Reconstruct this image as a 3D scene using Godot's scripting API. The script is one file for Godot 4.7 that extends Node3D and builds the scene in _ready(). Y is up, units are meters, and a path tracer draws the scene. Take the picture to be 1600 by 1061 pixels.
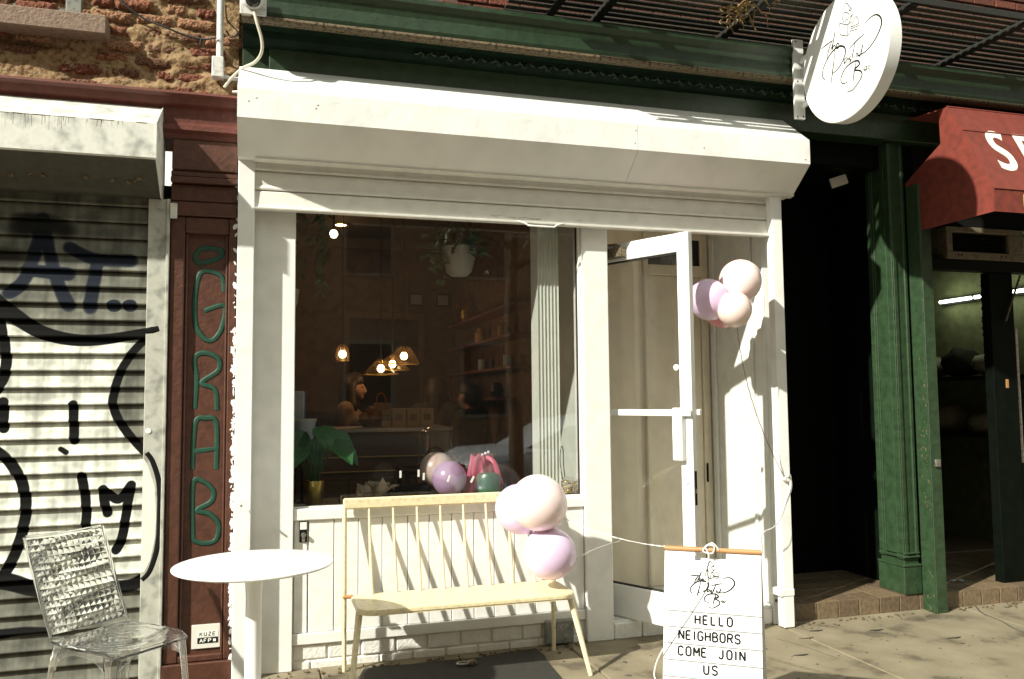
extends Node3D
# ---------------------------------------------------------------- helpers
var rng := RandomNumberGenerator.new()
var M := {}
var T := {}
var used := {}
var off := {}
const SUN_TRAVEL := Vector3(2.0, -1.6, -1.0)

func numbered(called: String) -> String:
	if not used.has(called):
		used[called] = 0
		return called
	used[called] += 1
	return "%s_%03d" % [called, used[called]]

func tag(o: Node3D, label: String, category := "", group := "", kind := "") -> Node3D:
	if label != "": o.set_meta("label", label)
	if category != "": o.set_meta("category", category)
	if group != "": o.set_meta("group", group)
	if kind != "": o.set_meta("kind", kind)
	return o

# a thing whose parts are built in world coordinates (local = false) or in its own axes (local = true)
func thing(called: String, label: String, category: String, at := Vector3.ZERO, group := "", local := false, turn := 0.0, kind := "") -> Node3D:
	var o := Node3D.new()
	o.name = numbered(called)
	add_child(o)
	o.position = at
	o.rotation.y = turn
	off[o] = Vector3.ZERO if local else -at
	tag(o, label, category, group, kind)
	return o

func B() -> SurfaceTool:
	var st := SurfaceTool.new()
	st.begin(Mesh.PRIMITIVE_TRIANGLES)
	st.set_smooth_group(-1)
	return st

func mesh_of(st: SurfaceTool) -> ArrayMesh:
	st.generate_normals()
	return st.commit()

func piece(called: String, m: Mesh, mat: Material, parent: Node3D, xf := Transform3D()) -> MeshInstance3D:
	var o := MeshInstance3D.new()
	o.name = called
	o.mesh = m
	o.material_override = mat
	o.transform = xf
	if off.has(parent): o.position += off[parent]
	parent.add_child(o, true)
	return o

func part(called: String, st: SurfaceTool, mat: Material, parent: Node3D, kind := "") -> MeshInstance3D:
	var o := piece(called, mesh_of(st), mat, parent)
	if kind != "": o.set_meta("kind", kind)
	return o

func single(called: String, st: SurfaceTool, mat: Material, label: String, category: String, at := Vector3.ZERO, group := "", kind := "") -> MeshInstance3D:
	var o := MeshInstance3D.new()
	o.name = numbered(called)
	o.mesh = mesh_of(st)
	o.material_override = mat
	o.position = at
	add_child(o)
	tag(o, label, category, group, kind)
	return o

func structure(called: String, st: SurfaceTool, mat: Material, label := "") -> MeshInstance3D:
	return single(called, st, mat, label, "", Vector3.ZERO, "", "structure")

# ---------------------------------------------------------------- shapes (points given counter-clockwise seen from outside)
func fan(st: SurfaceTool, p: Array) -> void:
	for i in range(1, p.size() - 1):
		st.add_vertex(p[0]); st.add_vertex(p[i + 1]); st.add_vertex(p[i])

func out_face(st: SurfaceTool, p: Array, c: Vector3) -> void:
	var m := Vector3.ZERO
	for q in p: m += q
	m /= p.size()
	var a: Vector3 = p[0]; var b: Vector3 = p[1]; var d: Vector3 = p[2]
	if (b - a).cross(d - a).dot(m - c) < 0: p.reverse()
	fan(st, p)

func bx(st: SurfaceTool, c: Vector3, s: Vector3, bev := 0.003, b := Basis()) -> void:
	st.set_smooth_group(-1)
	var h := s * 0.5
	bev = minf(bev, minf(h.x, minf(h.y, h.z)) * 0.8)
	var v := func(sx: int, sy: int, sz: int, ax: int) -> Vector3:
		var q := Vector3(sx * h.x, sy * h.y, sz * h.z)
		var sg := Vector3(sx, sy, sz)
		for k in 3:
			if k != ax: q[k] -= sg[k] * bev
		return c + b * q
	for ax in 3:
		var a1 := (ax + 1) % 3
		var a2 := (ax + 2) % 3
		for s0 in [-1, 1]:
			var pts := []
			for cc in [[-1, -1], [1, -1], [1, 1], [-1, 1]]:
				var sg := [0, 0, 0]
				sg[ax] = s0; sg[a1] = cc[0]; sg[a2] = cc[1]
				pts.append(v.call(sg[0], sg[1], sg[2], ax))
			out_face(st, pts, c)
	if bev <= 0.0: return
	for ax in 3:
		var a1 := (ax + 1) % 3
		var a2 := (ax + 2) % 3
		for s1 in [-1, 1]:
			for s2 in [-1, 1]:
				var pts := []
				for w in [[-1, a1], [1, a1], [1, a2], [-1, a2]]:
					var sg := [0, 0, 0]
					sg[ax] = w[0]; sg[a1] = s1; sg[a2] = s2
					pts.append(v.call(sg[0], sg[1], sg[2], w[1]))
				out_face(st, pts, c)
	for sx in [-1, 1]:
		for sy in [-1, 1]:
			for sz in [-1, 1]:
				out_face(st, [v.call(sx, sy, sz, 0), v.call(sx, sy, sz, 1), v.call(sx, sy, sz, 2)], c)

# box from its two corners
func bb(st: SurfaceTool, lo: Vector3, hi: Vector3, bev := 0.003) -> void:
	bx(st, (lo + hi) * 0.5, (hi - lo).abs(), bev)

func area2(p: PackedVector2Array) -> float:
	var a := 0.0
	for i in p.size():
		var q := p[(i + 1) % p.size()]
		a += p[i].x * q.y - q.x * p[i].y
	return a

func prism(st: SurfaceTool, poly: PackedVector2Array, depth: float, xf: Transform3D, smooth := false, uvs := 0.0) -> void:
	var p := poly.duplicate()
	if area2(p) < 0: p.reverse()
	var tri := Geometry2D.triangulate_polygon(p)
	st.set_smooth_group(-1)
	for z in [0.0, depth]:
		for i in range(0, tri.size(), 3):
			var a := p[tri[i]]; var b := p[tri[i + 1]]; var c := p[tri[i + 2]]
			var ccw := (b - a).cross(c - a) > 0
			var w := [a, b, c] if (z > 0.0) == ccw else [a, c, b]
			for k in [0, 2, 1]:
				if uvs > 0: st.set_uv(w[k] * uvs)
				st.add_vertex(xf * Vector3(w[k].x, w[k].y, z))
	if smooth: st.set_smooth_group(0)
	for i in p.size():
		var a := p[i]; var b := p[(i + 1) % p.size()]
		fan(st, [xf * Vector3(a.x, a.y, 0), xf * Vector3(b.x, b.y, 0), xf * Vector3(b.x, b.y, depth), xf * Vector3(a.x, a.y, depth)])
	st.set_smooth_group(-1)

# a profile of (z, y) pairs pushed along x
func prism_x(st: SurfaceTool, zy: Array, x0: float, x1: float) -> void:
	var p := PackedVector2Array()
	for i in range(0, zy.size(), 2): p.append(Vector2(zy[i], zy[i + 1]))
	prism(st, p, x1 - x0, Transform3D(Basis(Vector3(0, 0, 1), Vector3(0, 1, 0), Vector3(-1, 0, 0)), Vector3(x1, 0, 0)))

func tube(st: SurfaceTool, pts: Array, r, seg := 8, n := Vector3.ZERO, flat := 1.0) -> void:
	var rings := []
	var side := Vector3.ZERO
	for i in pts.size():
		var t: Vector3 = (pts[mini(i + 1, pts.size() - 1)] - pts[maxi(i - 1, 0)]).normalized()
		if n != Vector3.ZERO:
			side = t.cross(n).normalized()
		elif side == Vector3.ZERO:
			side = t.cross(Vector3.UP if absf(t.y) < 0.9 else Vector3.RIGHT).normalized()
		else:
			side = (side - t * side.dot(t)).normalized()
		var up := side.cross(t)
		var ra: float = r[mini(i, r.size() - 1)] if r is Array else r
		var ring := []
		for k in seg:
			var a := TAU * k / seg
			ring.append(pts[i] + side * cos(a) * ra + up * sin(a) * ra * flat)
		rings.append(ring)
	st.set_smooth_group(0)
	for i in rings.size() - 1:
		for k in seg:
			var k2 := (k + 1) % seg
			fan(st, [rings[i][k], rings[i + 1][k], rings[i + 1][k2], rings[i][k2]])
	st.set_smooth_group(-1)
	fan(st, rings[0])
	var e: Array = rings[-1].duplicate()
	e.reverse()
	fan(st, e)

func lathe(st: SurfaceTool, prof: Array, seg := 24, xf := Transform3D()) -> void:
	var g := 0
	var n := prof.size() / 2
	for i in n - 1:
		var a := Vector2(prof[2 * i], prof[2 * i + 1]); var b := Vector2(prof[2 * i + 2], prof[2 * i + 3])
		if i > 0:
			var z := Vector2(prof[2 * i - 2], prof[2 * i - 1])
			if absf((a - z).angle_to(b - a)) > 0.65: g += 1
		st.set_smooth_group(g)
		for k in seg:
			var c0 := cos(TAU * k / seg); var s0 := sin(TAU * k / seg)
			var c1 := cos(TAU * (k + 1) / seg); var s1 := sin(TAU * (k + 1) / seg)
			var q := [xf * Vector3(a.x * c0, a.y, a.x * s0), xf * Vector3(b.x * c0, b.y, b.x * s0), xf * Vector3(b.x * c1, b.y, b.x * s1), xf * Vector3(a.x * c1, a.y, a.x * s1)]
			if a.x < 1e-5: fan(st, [q[0], q[1], q[2]])
			elif b.x < 1e-5: fan(st, [q[0], q[1], q[3]])
			else: fan(st, q)
	st.set_smooth_group(-1)

func smooth_line(p: Array, n := 5) -> Array:
	if p.size() < 3: return p
	var out := []
	for i in p.size() - 1:
		var p0 = p[maxi(i - 1, 0)]; var p1 = p[i]; var p2 = p[i + 1]; var p3 = p[mini(i + 2, p.size() - 1)]
		for k in n:
			var t := float(k) / n
			out.append(0.5 * (2.0 * p1 + (p2 - p0) * t + (2.0 * p0 - 5.0 * p1 + 4.0 * p2 - p3) * t * t + (3.0 * p1 - p0 - 3.0 * p2 + p3) * t * t * t))
	out.append(p[-1])
	return out

# pairs in millimetres -> points of a plane given by a transform (x, y, 0)
func mm(a: Array, xf: Transform3D, k := 0.001, dx := 0.0, dy := 0.0) -> Array:
	var o := []
	for i in range(0, a.size(), 2): o.append(xf * Vector3((a[i] + dx) * k, (a[i + 1] + dy) * k, 0))
	return o

# a stroke of ink or paint: a flattened bead lying on the plane whose normal is n
func stroke(st: SurfaceTool, pts: Array, w: float, n: Vector3, taper := 1.0, thick := 0.0006, sm := 5) -> void:
	if sm == 1 and pts.size() > 2:
		for i in pts.size() - 1: tube(st, [pts[i], pts[i + 1]], w * 0.5, 6, n, thick / (w * 0.5))
		return
	var p := smooth_line(pts, sm)
	var r := []
	for i in p.size():
		var t := float(i) / maxf(1, p.size() - 1)
		r.append(w * 0.5 * lerpf(1.0, taper, absf(2.0 * t - 1.0)))
	tube(st, p, r, 6, n, thick / (w * 0.5))

const GLYPHS := {"A": ["0,0 3,7 6,0", "1.2,2.6 4.8,2.6"], "B": ["0,0 0,7 3.4,7 4.6,6 4.6,4.6 3.4,3.7 0,3.7", "3.4,3.7 5,2.6 5,1 3.6,0 0,0"], "C": ["5,5.8 4,7 1.2,7 0,5.8 0,1.2 1.2,0 4,0 5,1.2"], "D": ["0,0 0,7 3,7 5,5.4 5,1.6 3,0 0,0"], "E": ["4.6,0 0,0 0,7 4.6,7", "0,3.6 3.8,3.6"], "F": ["0,0 0,7 4.6,7", "0,3.6 3.8,3.6"], "G": ["5,5.8 4,7 1.2,7 0,5.8 0,1.2 1.2,0 4,0 5,1.2 5,3.2 3,3.2"], "H": ["0,0 0,7", "5,0 5,7", "0,3.6 5,3.6"], "I": ["2.5,0 2.5,7"], "J": ["4,7 4,1.4 3,0 1.2,0 0,1.4"], "K": ["0,0 0,7", "4.8,7 0,3.2", "1.6,4.4 5,0"], "L": ["0,7 0,0 4.4,0"], "M": ["0,0 0,7 2.8,2.4 5.6,7 5.6,0"], "N": ["0,0 0,7 5,0 5,7"], "O": ["1.2,0 0,1.4 0,5.6 1.2,7 3.8,7 5,5.6 5,1.4 3.8,0 1.2,0"], "P": ["0,0 0,7 3.6,7 5,6 5,4.4 3.6,3.4 0,3.4"], "R": ["0,0 0,7 3.6,7 5,6 5,4.6 3.6,3.6 0,3.6", "2.6,3.6 5,0"], "S": ["5,5.8 3.8,7 1.2,7 0,5.8 0,4.6 1.2,3.7 3.8,3.4 5,2.4 5,1.2 3.8,0 1.2,0 0,1.2"], "U": ["0,7 0,1.4 1.2,0 3.8,0 5,1.4 5,7"], "Z": ["0,7 5,7 0,0 5,0"]}

func letter(st: SurfaceTool, ch: String, x: float, y: float, h: float, w: float, xf: Transform3D, wide := 1.0) -> void:
	for s in GLYPHS[ch]:
		var pts := []
		for q in s.split(" "):
			var f: PackedFloat64Array = q.split_floats(",")
			pts.append(xf * Vector3(x + f[0] * h / 7.0 * wide, y + f[1] * h / 7.0, 0))
		stroke(st, pts, w, xf.basis.z, 1.0, 0.0008, 1)

# ---------------------------------------------------------------- materials
func ramp(name: String, cols: Array, freq: float, seed_: int, size := 512, oct := 4, kind := FastNoiseLite.TYPE_SIMPLEX_SMOOTH, offs := []) -> NoiseTexture2D:
	var n := FastNoiseLite.new()
	n.seed = seed_
	n.noise_type = kind
	n.frequency = freq
	n.fractal_octaves = oct
	var t := NoiseTexture2D.new()
	t.width = size; t.height = size
	t.seamless = true
	t.noise = n
	var g := Gradient.new()
	g.offsets = PackedFloat32Array(offs if offs.size() else range(cols.size()).map(func(i): return float(i) / (cols.size() - 1)))
	g.colors = PackedColorArray(cols)
	t.color_ramp = g
	T[name] = t
	return t

func g(v: float) -> Color: return Color(v, v, v)

func mat(name: String, c: Color, rough := 0.6, tex := "", scale := 1.0, bump := "", bump_mm := 1.0, metal := 0.0, bump_scale := 0.0) -> StandardMaterial3D:
	var m := StandardMaterial3D.new()
	m.resource_name = name
	m.albedo_color = c.linear_to_srgb()
	m.roughness = rough
	m.metallic = metal
	if tex != "" or bump != "":
		m.uv1_triplanar = true
		m.uv1_world_triplanar = true
		m.uv1_scale = Vector3.ONE * scale
	if tex != "": m.albedo_texture = T[tex]
	if bump != "":
		m.heightmap_enabled = true
		m.heightmap_texture = T[bump]
		m.heightmap_scale = bump_mm * 0.1
	M[name] = m
	return m

func emitter(name: String, c: Color, e: float) -> StandardMaterial3D:
	var m := mat(name, c, 0.5)
	m.emission_enabled = true
	m.emission = c.linear_to_srgb()
	m.emission_energy_multiplier = e
	return m

func pane(name: String, tint: Color, alpha: float, rough := 0.02) -> StandardMaterial3D:
	var m := mat(name, tint, rough)
	m.albedo_color.a = alpha
	m.transparency = BaseMaterial3D.TRANSPARENCY_ALPHA
	return m

func materials() -> void:
	ramp("subtle", [g(0.93), g(0.975), g(1.0)], 0.008, 3, 512, 3)
	ramp("grime", [g(0.68), g(0.92), g(1.0), g(0.95)], 0.012, 8, 512, 5, FastNoiseLite.TYPE_SIMPLEX_SMOOTH, [0.0, 0.38, 0.6, 1.0])
	ramp("mid", [g(0.76), g(0.9), g(1.0)], 0.015, 5, 512, 5)
	ramp("fine", [g(0.55), g(0.8), g(1.0)], 0.12, 6, 512, 3)
	ramp("height", [g(0.0), g(1.0)], 0.03, 12, 512, 5)
	ramp("height_fine", [g(0.0), g(1.0)], 0.14, 13, 512, 3)
	ramp("concrete", [Color(0.60, 0.57, 0.52), Color(0.86, 0.83, 0.78), Color(0.89, 0.86, 0.81), Color(0.96, 0.93, 0.89)], 0.005, 21, 1024, 9, FastNoiseLite.TYPE_SIMPLEX_SMOOTH, [0.1, 0.36, 0.55, 0.9])
	ramp("stain", [g(0.5), g(0.92), g(1.0)], 0.006, 44, 512, 3, FastNoiseLite.TYPE_SIMPLEX_SMOOTH, [0.2, 0.42, 0.7])
	ramp("brickrough", [Color(0.42, 0.34, 0.28), Color(0.95, 0.82, 0.72), Color(1, 1, 1)], 0.03, 31, 512, 5, FastNoiseLite.TYPE_SIMPLEX_SMOOTH, [0.15, 0.5, 0.85])
	ramp("mortar", [Color(0.52, 0.36, 0.26), Color(0.80, 0.68, 0.52), Color(0.90, 0.81, 0.66), Color(0.97, 0.90, 0.78)], 0.02, 33, 512, 6, FastNoiseLite.TYPE_SIMPLEX_SMOOTH, [0.15, 0.34, 0.52, 0.8])
	ramp("rust", [Color(0.30, 0.16, 0.08), Color(0.75, 0.6, 0.5), Color(1, 1, 1)], 0.02, 61, 512, 5, FastNoiseLite.TYPE_SIMPLEX_SMOOTH, [0.18, 0.32, 0.45])
	ramp("wood", [g(0.82), g(0.95), g(1.0)], 0.03, 71, 512, 4)
	mat("white_paint", Color(0.80, 0.80, 0.765), 0.42, "subtle", 1.3, "height_fine", 0.35)
	mat("white_board", Color(0.80, 0.80, 0.77), 0.45, "subtle", 2.1, "height_fine", 0.4)
	mat("white_brick", Color(0.77, 0.76, 0.72), 0.6, "subtle", 2.7, "height", 2.0)
	mat("white_metal", Color(0.80, 0.80, 0.775), 0.34, "subtle", 0.9, "height", 1.2)
	mat("shutter_white", Color(0.75, 0.735, 0.68), 0.4, "subtle", 1.7, "height", 0.8)
	mat("plastic_white", Color(0.78, 0.78, 0.79), 0.3)
	mat("sign_white", Color(0.80, 0.80, 0.78), 0.35, "subtle", 0.6)
	mat("ink", Color(0.012, 0.012, 0.012), 0.5)
	mat("ink_thin", Color(0.02, 0.02, 0.02), 0.5)
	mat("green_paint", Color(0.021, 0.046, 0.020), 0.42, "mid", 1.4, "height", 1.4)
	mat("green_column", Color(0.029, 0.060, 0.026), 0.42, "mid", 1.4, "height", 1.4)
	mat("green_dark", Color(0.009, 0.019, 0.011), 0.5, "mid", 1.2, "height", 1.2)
	mat("green_worn", Color(0.11, 0.085, 0.045), 0.7, "rust", 3.0, "height_fine", 1.0)
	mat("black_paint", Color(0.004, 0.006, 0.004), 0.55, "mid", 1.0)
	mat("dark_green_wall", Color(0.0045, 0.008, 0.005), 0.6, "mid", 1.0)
	mat("red_paint", Color(0.088, 0.030, 0.016), 0.5, "mid", 1.7, "height", 1.6)
	mat("red_cornice", Color(0.125, 0.033, 0.022), 0.5, "mid", 2.2, "height", 1.6)
	mat("green_scrawl", Color(0.005, 0.058, 0.031), 0.6, "mid", 4.0)
	mat("paint_chip", Color(0.7, 0.68, 0.64), 0.7)
	mat("awning_red", Color(0.19, 0.030, 0.017), 0.75, "mid", 1.6, "height_fine", 0.5)
	mat("awning_letter", Color(0.72, 0.66, 0.58), 0.7)
	mat("gold_letter", Color(0.5, 0.42, 0.1), 0.7)
	mat("galv", Color(0.34, 0.34, 0.30), 0.45, "grime", 1.4, "", 1.0, 0.25)
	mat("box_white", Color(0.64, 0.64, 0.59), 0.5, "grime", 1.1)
	mat("box_dark", Color(0.075, 0.07, 0.052), 0.7, "mid", 2.0)
	mat("rail_grey", Color(0.45, 0.45, 0.40), 0.5, "grime", 1.3)
	mat("grime_streak", Color(0.10, 0.075, 0.05), 0.8)
	mat("stone_sill", Color(0.25, 0.17, 0.125), 0.85, "mid", 3.0, "height", 2.5)
	for k in 4:
		var cs: Color = [Color(0.25, 0.115, 0.07), Color(0.20, 0.08, 0.048), Color(0.33, 0.21, 0.135), Color(0.17, 0.095, 0.06)][k]
		mat("brick%d" % k, cs, 0.9, "brickrough", 3.0 + k * 0.6, "height", 7.0)
	for k in 3:
		var cs: Color = [Color(0.13, 0.045, 0.03), Color(0.17, 0.06, 0.04), Color(0.10, 0.038, 0.026)][k]
		mat("red_brick%d" % k, cs, 0.9, "brickrough", 4.0, "height", 3.0)
	mat("mortar", Color(0.33, 0.275, 0.22), 0.95, "mortar", 2.2, "height", 5.0)
	mat("mortar_grey", Color(0.10, 0.08, 0.06), 0.95, "mid", 3.0)
	mat("conduit", Color(0.62, 0.61, 0.58), 0.5, "grime", 3.0)
	mat("cable", Color(0.55, 0.52, 0.42), 0.6)
	mat("black_cable", Color(0.012, 0.011, 0.01), 0.6)
	mat("rusty_iron", Color(0.014, 0.014, 0.011), 0.7, "mid", 4.0, "height_fine", 0.8)
	mat("slat_worn", Color(0.038, 0.036, 0.024), 0.75, "rust", 3.5, "height_fine", 0.8)
	mat("dry_leaf", Color(0.22, 0.14, 0.05), 0.9)
	mat("concrete", Color(0.245, 0.222, 0.165), 0.9, "concrete", 0.5, "height_fine", 2.0)
	mat("kerb", Color(0.30, 0.29, 0.26), 0.9, "mid", 1.5, "height", 3.0)
	mat("asphalt", Color(0.05, 0.05, 0.05), 0.9, "fine", 1.5, "height_fine", 3.0)
	mat("tar", Color(0.026, 0.023, 0.018), 0.85, "mid", 2.0, "height_fine", 2.5)
	mat("gum", Color(0.06, 0.055, 0.045), 0.9)
	mat("tile", Color(0.19, 0.135, 0.08), 0.55, "mid", 3.0, "height", 1.2)
	mat("tile_dark", Color(0.15, 0.105, 0.065), 0.55, "mid", 3.4, "height", 1.2)
	mat("grout", Color(0.34, 0.30, 0.23), 0.9, "mid", 5.0)
	mat("bench_cream", Color(0.76, 0.655, 0.42), 0.38, "wood", 1.6)
	mat("brown_foot", Color(0.10, 0.045, 0.02), 0.6)
	mat("oak", Color(0.44, 0.22, 0.085), 0.5, "wood", 6.0)
	mat("table_white", Color(0.86, 0.86, 0.85), 0.3)
	mat("steel", Color(0.42, 0.40, 0.36), 0.35, "grime", 5.0, "", 1.0, 0.8)
	mat("brass", Color(0.62, 0.40, 0.12), 0.28, "", 1.0, "", 1.0, 0.9)
	mat("silver_ribbon", Color(0.72, 0.70, 0.68), 0.3, "", 1.0, "", 1.0, 0.3)
	mat("lock_body", Color(0.18, 0.15, 0.10), 0.45, "rust", 6.0, "", 1.0, 0.6)
	mat("meter_grey", Color(0.20, 0.20, 0.18), 0.6, "grime", 3.0)
	mat("meter_mark", Color(0.36, 0.36, 0.34), 0.6)
	mat("ac_frame", Color(0.17, 0.14, 0.09), 0.6, "grime", 3.0)
	mat("ac_dark", Color(0.010, 0.010, 0.009), 0.6)
	mat("shop_green", Color(0.19, 0.20, 0.11), 0.8, "mid", 0.8)
	mat("sack", Color(0.26, 0.24, 0.17), 0.9, "mid", 5.0, "height", 3.0)
	mat("sack_dark", Color(0.03, 0.03, 0.026), 0.8, "mid", 5.0)
	mat("beige_panel", Color(0.78, 0.70, 0.55), 0.5, "subtle", 1.2)
	mat("inner_white", Color(0.66, 0.70, 0.62), 0.5, "subtle", 1.5)
	mat("room_wall", Color(0.15, 0.092, 0.058), 0.85, "mid", 0.7)
	mat("room_side", Color(0.19, 0.11, 0.075), 0.85, "mid", 0.9)
	mat("room_floor", Color(0.10, 0.07, 0.045), 0.6, "mid", 1.0)
	mat("room_ceiling", Color(0.16, 0.12, 0.08), 0.9, "subtle", 1.0)
	mat("ledge_wood", Color(0.20, 0.13, 0.08), 0.5, "wood", 2.0)
	mat("shelf_rose", Color(0.20, 0.075, 0.065), 0.6, "wood", 3.0)
	mat("counter_wood", Color(0.16, 0.095, 0.05), 0.6, "wood", 2.0)
	mat("marble", Color(0.62, 0.54, 0.42), 0.35, "subtle", 2.0)
	mat("kraft", Color(0.45, 0.29, 0.15), 0.8, "subtle", 4.0)
	mat("kraft_print", Color(0.20, 0.12, 0.06), 0.8)
	mat("orange", Color(0.62, 0.19, 0.03), 0.6, "mid", 9.0)
	mat("black_cloth", Color(0.012, 0.012, 0.014), 0.85, "mid", 6.0)
	mat("black_wood", Color(0.014, 0.013, 0.012), 0.5)
	mat("rose_cloth", Color(0.42, 0.13, 0.11), 0.85, "mid", 6.0)
	mat("tissue", Color(0.5, 0.42, 0.3), 0.9, "subtle", 8.0)
	mat("pink_satin", Color(0.58, 0.09, 0.17), 0.45, "wood", 6.0)
	mat("vase_green", Color(0.030, 0.13, 0.075), 0.3, "subtle", 6.0)
	mat("pot_white", Color(0.40, 0.38, 0.31), 0.5, "subtle", 5.0)
	mat("gold_pot", Color(0.55, 0.42, 0.12), 0.25, "subtle", 5.0, "", 1.0, 0.85)
	mat("soil", Color(0.03, 0.02, 0.012), 0.95)
	mat("grey_tin", Color(0.30, 0.33, 0.36), 0.5, "subtle", 4.0)
	mat("blue_edge", Color(0.05, 0.10, 0.24), 0.5)
	mat("white_tape", Color(0.80, 0.80, 0.76), 0.6)
	mat("skin", Color(0.27, 0.15, 0.10), 0.6)
	mat("hair", Color(0.022, 0.013, 0.008), 0.55)
	mat("tan_cloth", Color(0.24, 0.15, 0.09), 0.85, "mid", 6.0)
	mat("dark_cloth", Color(0.018, 0.017, 0.017), 0.85, "mid", 6.0)
	mat("bark", Color(0.22, 0.17, 0.11), 0.9, "mid", 4.0, "height", 8.0)
	mat("car_silver", Color(0.84, 0.87, 0.92), 0.3, "", 1.0, "", 1.0, 0.15).clearcoat_enabled = true
	mat("car_dark", Color(0.03, 0.034, 0.04), 0.25).clearcoat_enabled = true
	mat("car_glass", Color(0.012, 0.013, 0.014), 0.06)
	mat("tyre", Color(0.015, 0.015, 0.015), 0.85)
	mat("tail_red", Color(0.45, 0.02, 0.015), 0.2)
	mat("street_brick", Color(0.42, 0.25, 0.16), 0.9, "mid", 0.5)
	mat("street_trim", Color(0.4, 0.36, 0.3), 0.9, "mid", 0.8)
	mat("litter_brown", Color(0.10, 0.07, 0.035), 0.9)
	mat("joint_dirt", Color(0.07, 0.06, 0.045), 0.95, "mid", 3.0)
	mat("rail_line", Color(0.24, 0.24, 0.235), 0.6)
	mat("weather", Color(0.65, 0.63, 0.58), 0.7)
	for a in [["leaf_dark", Color(0.045, 0.115, 0.045)], ["leaf_mid", Color(0.028, 0.09, 0.026)], ["leaf_street", Color(0.10, 0.13, 0.03)], ["leaf_deep", Color(0.03, 0.13, 0.035)]]:
		var m := mat(a[0], a[1], 0.45, "subtle", 6.0)
		m.backlight_enabled = true
		m.backlight = Color(0.10, 0.22, 0.05)
	for a in [["balloon_blush", Color(0.86, 0.68, 0.67)], ["balloon_lilac", Color(0.68, 0.51, 0.71)], ["balloon_rose", Color(0.66, 0.22, 0.26)], ["balloon_pearl", Color(0.84, 0.66, 0.62)], ["balloon_violet", Color(0.46, 0.31, 0.50)], ["balloon_cream", Color(0.60, 0.48, 0.43)]]:
		var m := mat(a[0], a[1], 0.33)
		m.clearcoat_enabled = true
		m.clearcoat = 0.6
		m.clearcoat_roughness = 0.12
		m.subsurf_scatter_enabled = true
		m.subsurf_scatter_strength = 0.25
	pane("shop_glass", Color(0.012, 0.011, 0.009), 0.10)
	pane("door_glass", Color(0.05, 0.045, 0.035), 0.18)
	pane("lamp_glass", Color(0.30, 0.20, 0.09), 0.07, 0.05)
	pane("jar_glass", Color(0.45, 0.42, 0.30), 0.18, 0.05)
	pane("cloche_glass", Color(0.3, 0.3, 0.28), 0.10, 0.03)
	var p := mat("clear_plastic", Color(0.98, 0.98, 0.97), 0.0)
	p.albedo_color.a = 0.02
	p.refraction_enabled = true
	p.refraction_scale = 0.048
	p.transparency = BaseMaterial3D.TRANSPARENCY_ALPHA
	for k in ["ink", "ink_thin", "green_dark", "black_paint", "dark_green_wall", "ac_dark", "black_cloth", "sack_dark"]: M[k].metallic_specular = 0.15
	emitter("bulb_warm", Color(1.0, 0.72, 0.36), 9.0)
	emitter("spot_warm", Color(1.0, 0.86, 0.62), 6.0)
	emitter("tube_cool", Color(0.88, 1.0, 0.86), 3.0)

# ---------------------------------------------------------------- camera, sky, sun
func _ready() -> void:
	rng.seed = 7
	var cam := Camera3D.new()
	cam.name = "camera"
	add_child(cam)
	cam.transform = Transform3D(Basis(Vector3(0.95849, -0.00926, 0.28499), Vector3(-0.01133, 0.99745, 0.07053), Vector3(-0.28491, -0.07083, 0.95593)).orthonormalized(), Vector3(0, 1.5, 4.8836))
	cam.fov = 44.42
	cam.far = 300.0
	cam.current = true
	var env := Environment.new()
	env.background_mode = Environment.BG_SKY
	var sky := Sky.new()
	var sm := ProceduralSkyMaterial.new()
	sm.sky_top_color = Color(0.735, 0.76, 0.72)
	sm.sky_horizon_color = Color(0.87, 0.865, 0.78)
	sm.sky_curve = 0.2
	sm.ground_bottom_color = Color(0.3, 0.28, 0.25)
	sm.ground_horizon_color = Color(0.5, 0.47, 0.42)
	sm.sun_angle_max = 8.0
	sm.sky_energy_multiplier = 1.05
	sky.sky_material = sm
	env.sky = sky
	env.tonemap_mode = Environment.TONE_MAPPER_LINEAR
	env.tonemap_exposure = 1.74
	env.sdfgi_enabled = true
	env.ssao_enabled = true
	env.ssil_enabled = true
	var we := WorldEnvironment.new()
	we.name = "world"
	we.environment = env
	add_child(we)
	var sun := DirectionalLight3D.new()
	sun.name = "sun"
	sun.light_energy = 1.6
	sun.light_color = Color(1.0, 0.985, 0.925)
	sun.light_angular_distance = 1.0
	sun.shadow_enabled = true
	add_child(sun)
	sun.look_at_from_position(-SUN_TRAVEL * 5.0, Vector3.ZERO, Vector3.UP)
	materials()
	ground()
	street_side()
	shopfront()
	interior_shell()
	cornice()
	left_bay()
	right_bay()
	white_shutter()
	glass_door()
	blade_sign()
	bench()
	table()
	clear_chair()
	sandwich_board()
	balloons()
	small_outside()
	interior_things()

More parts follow.
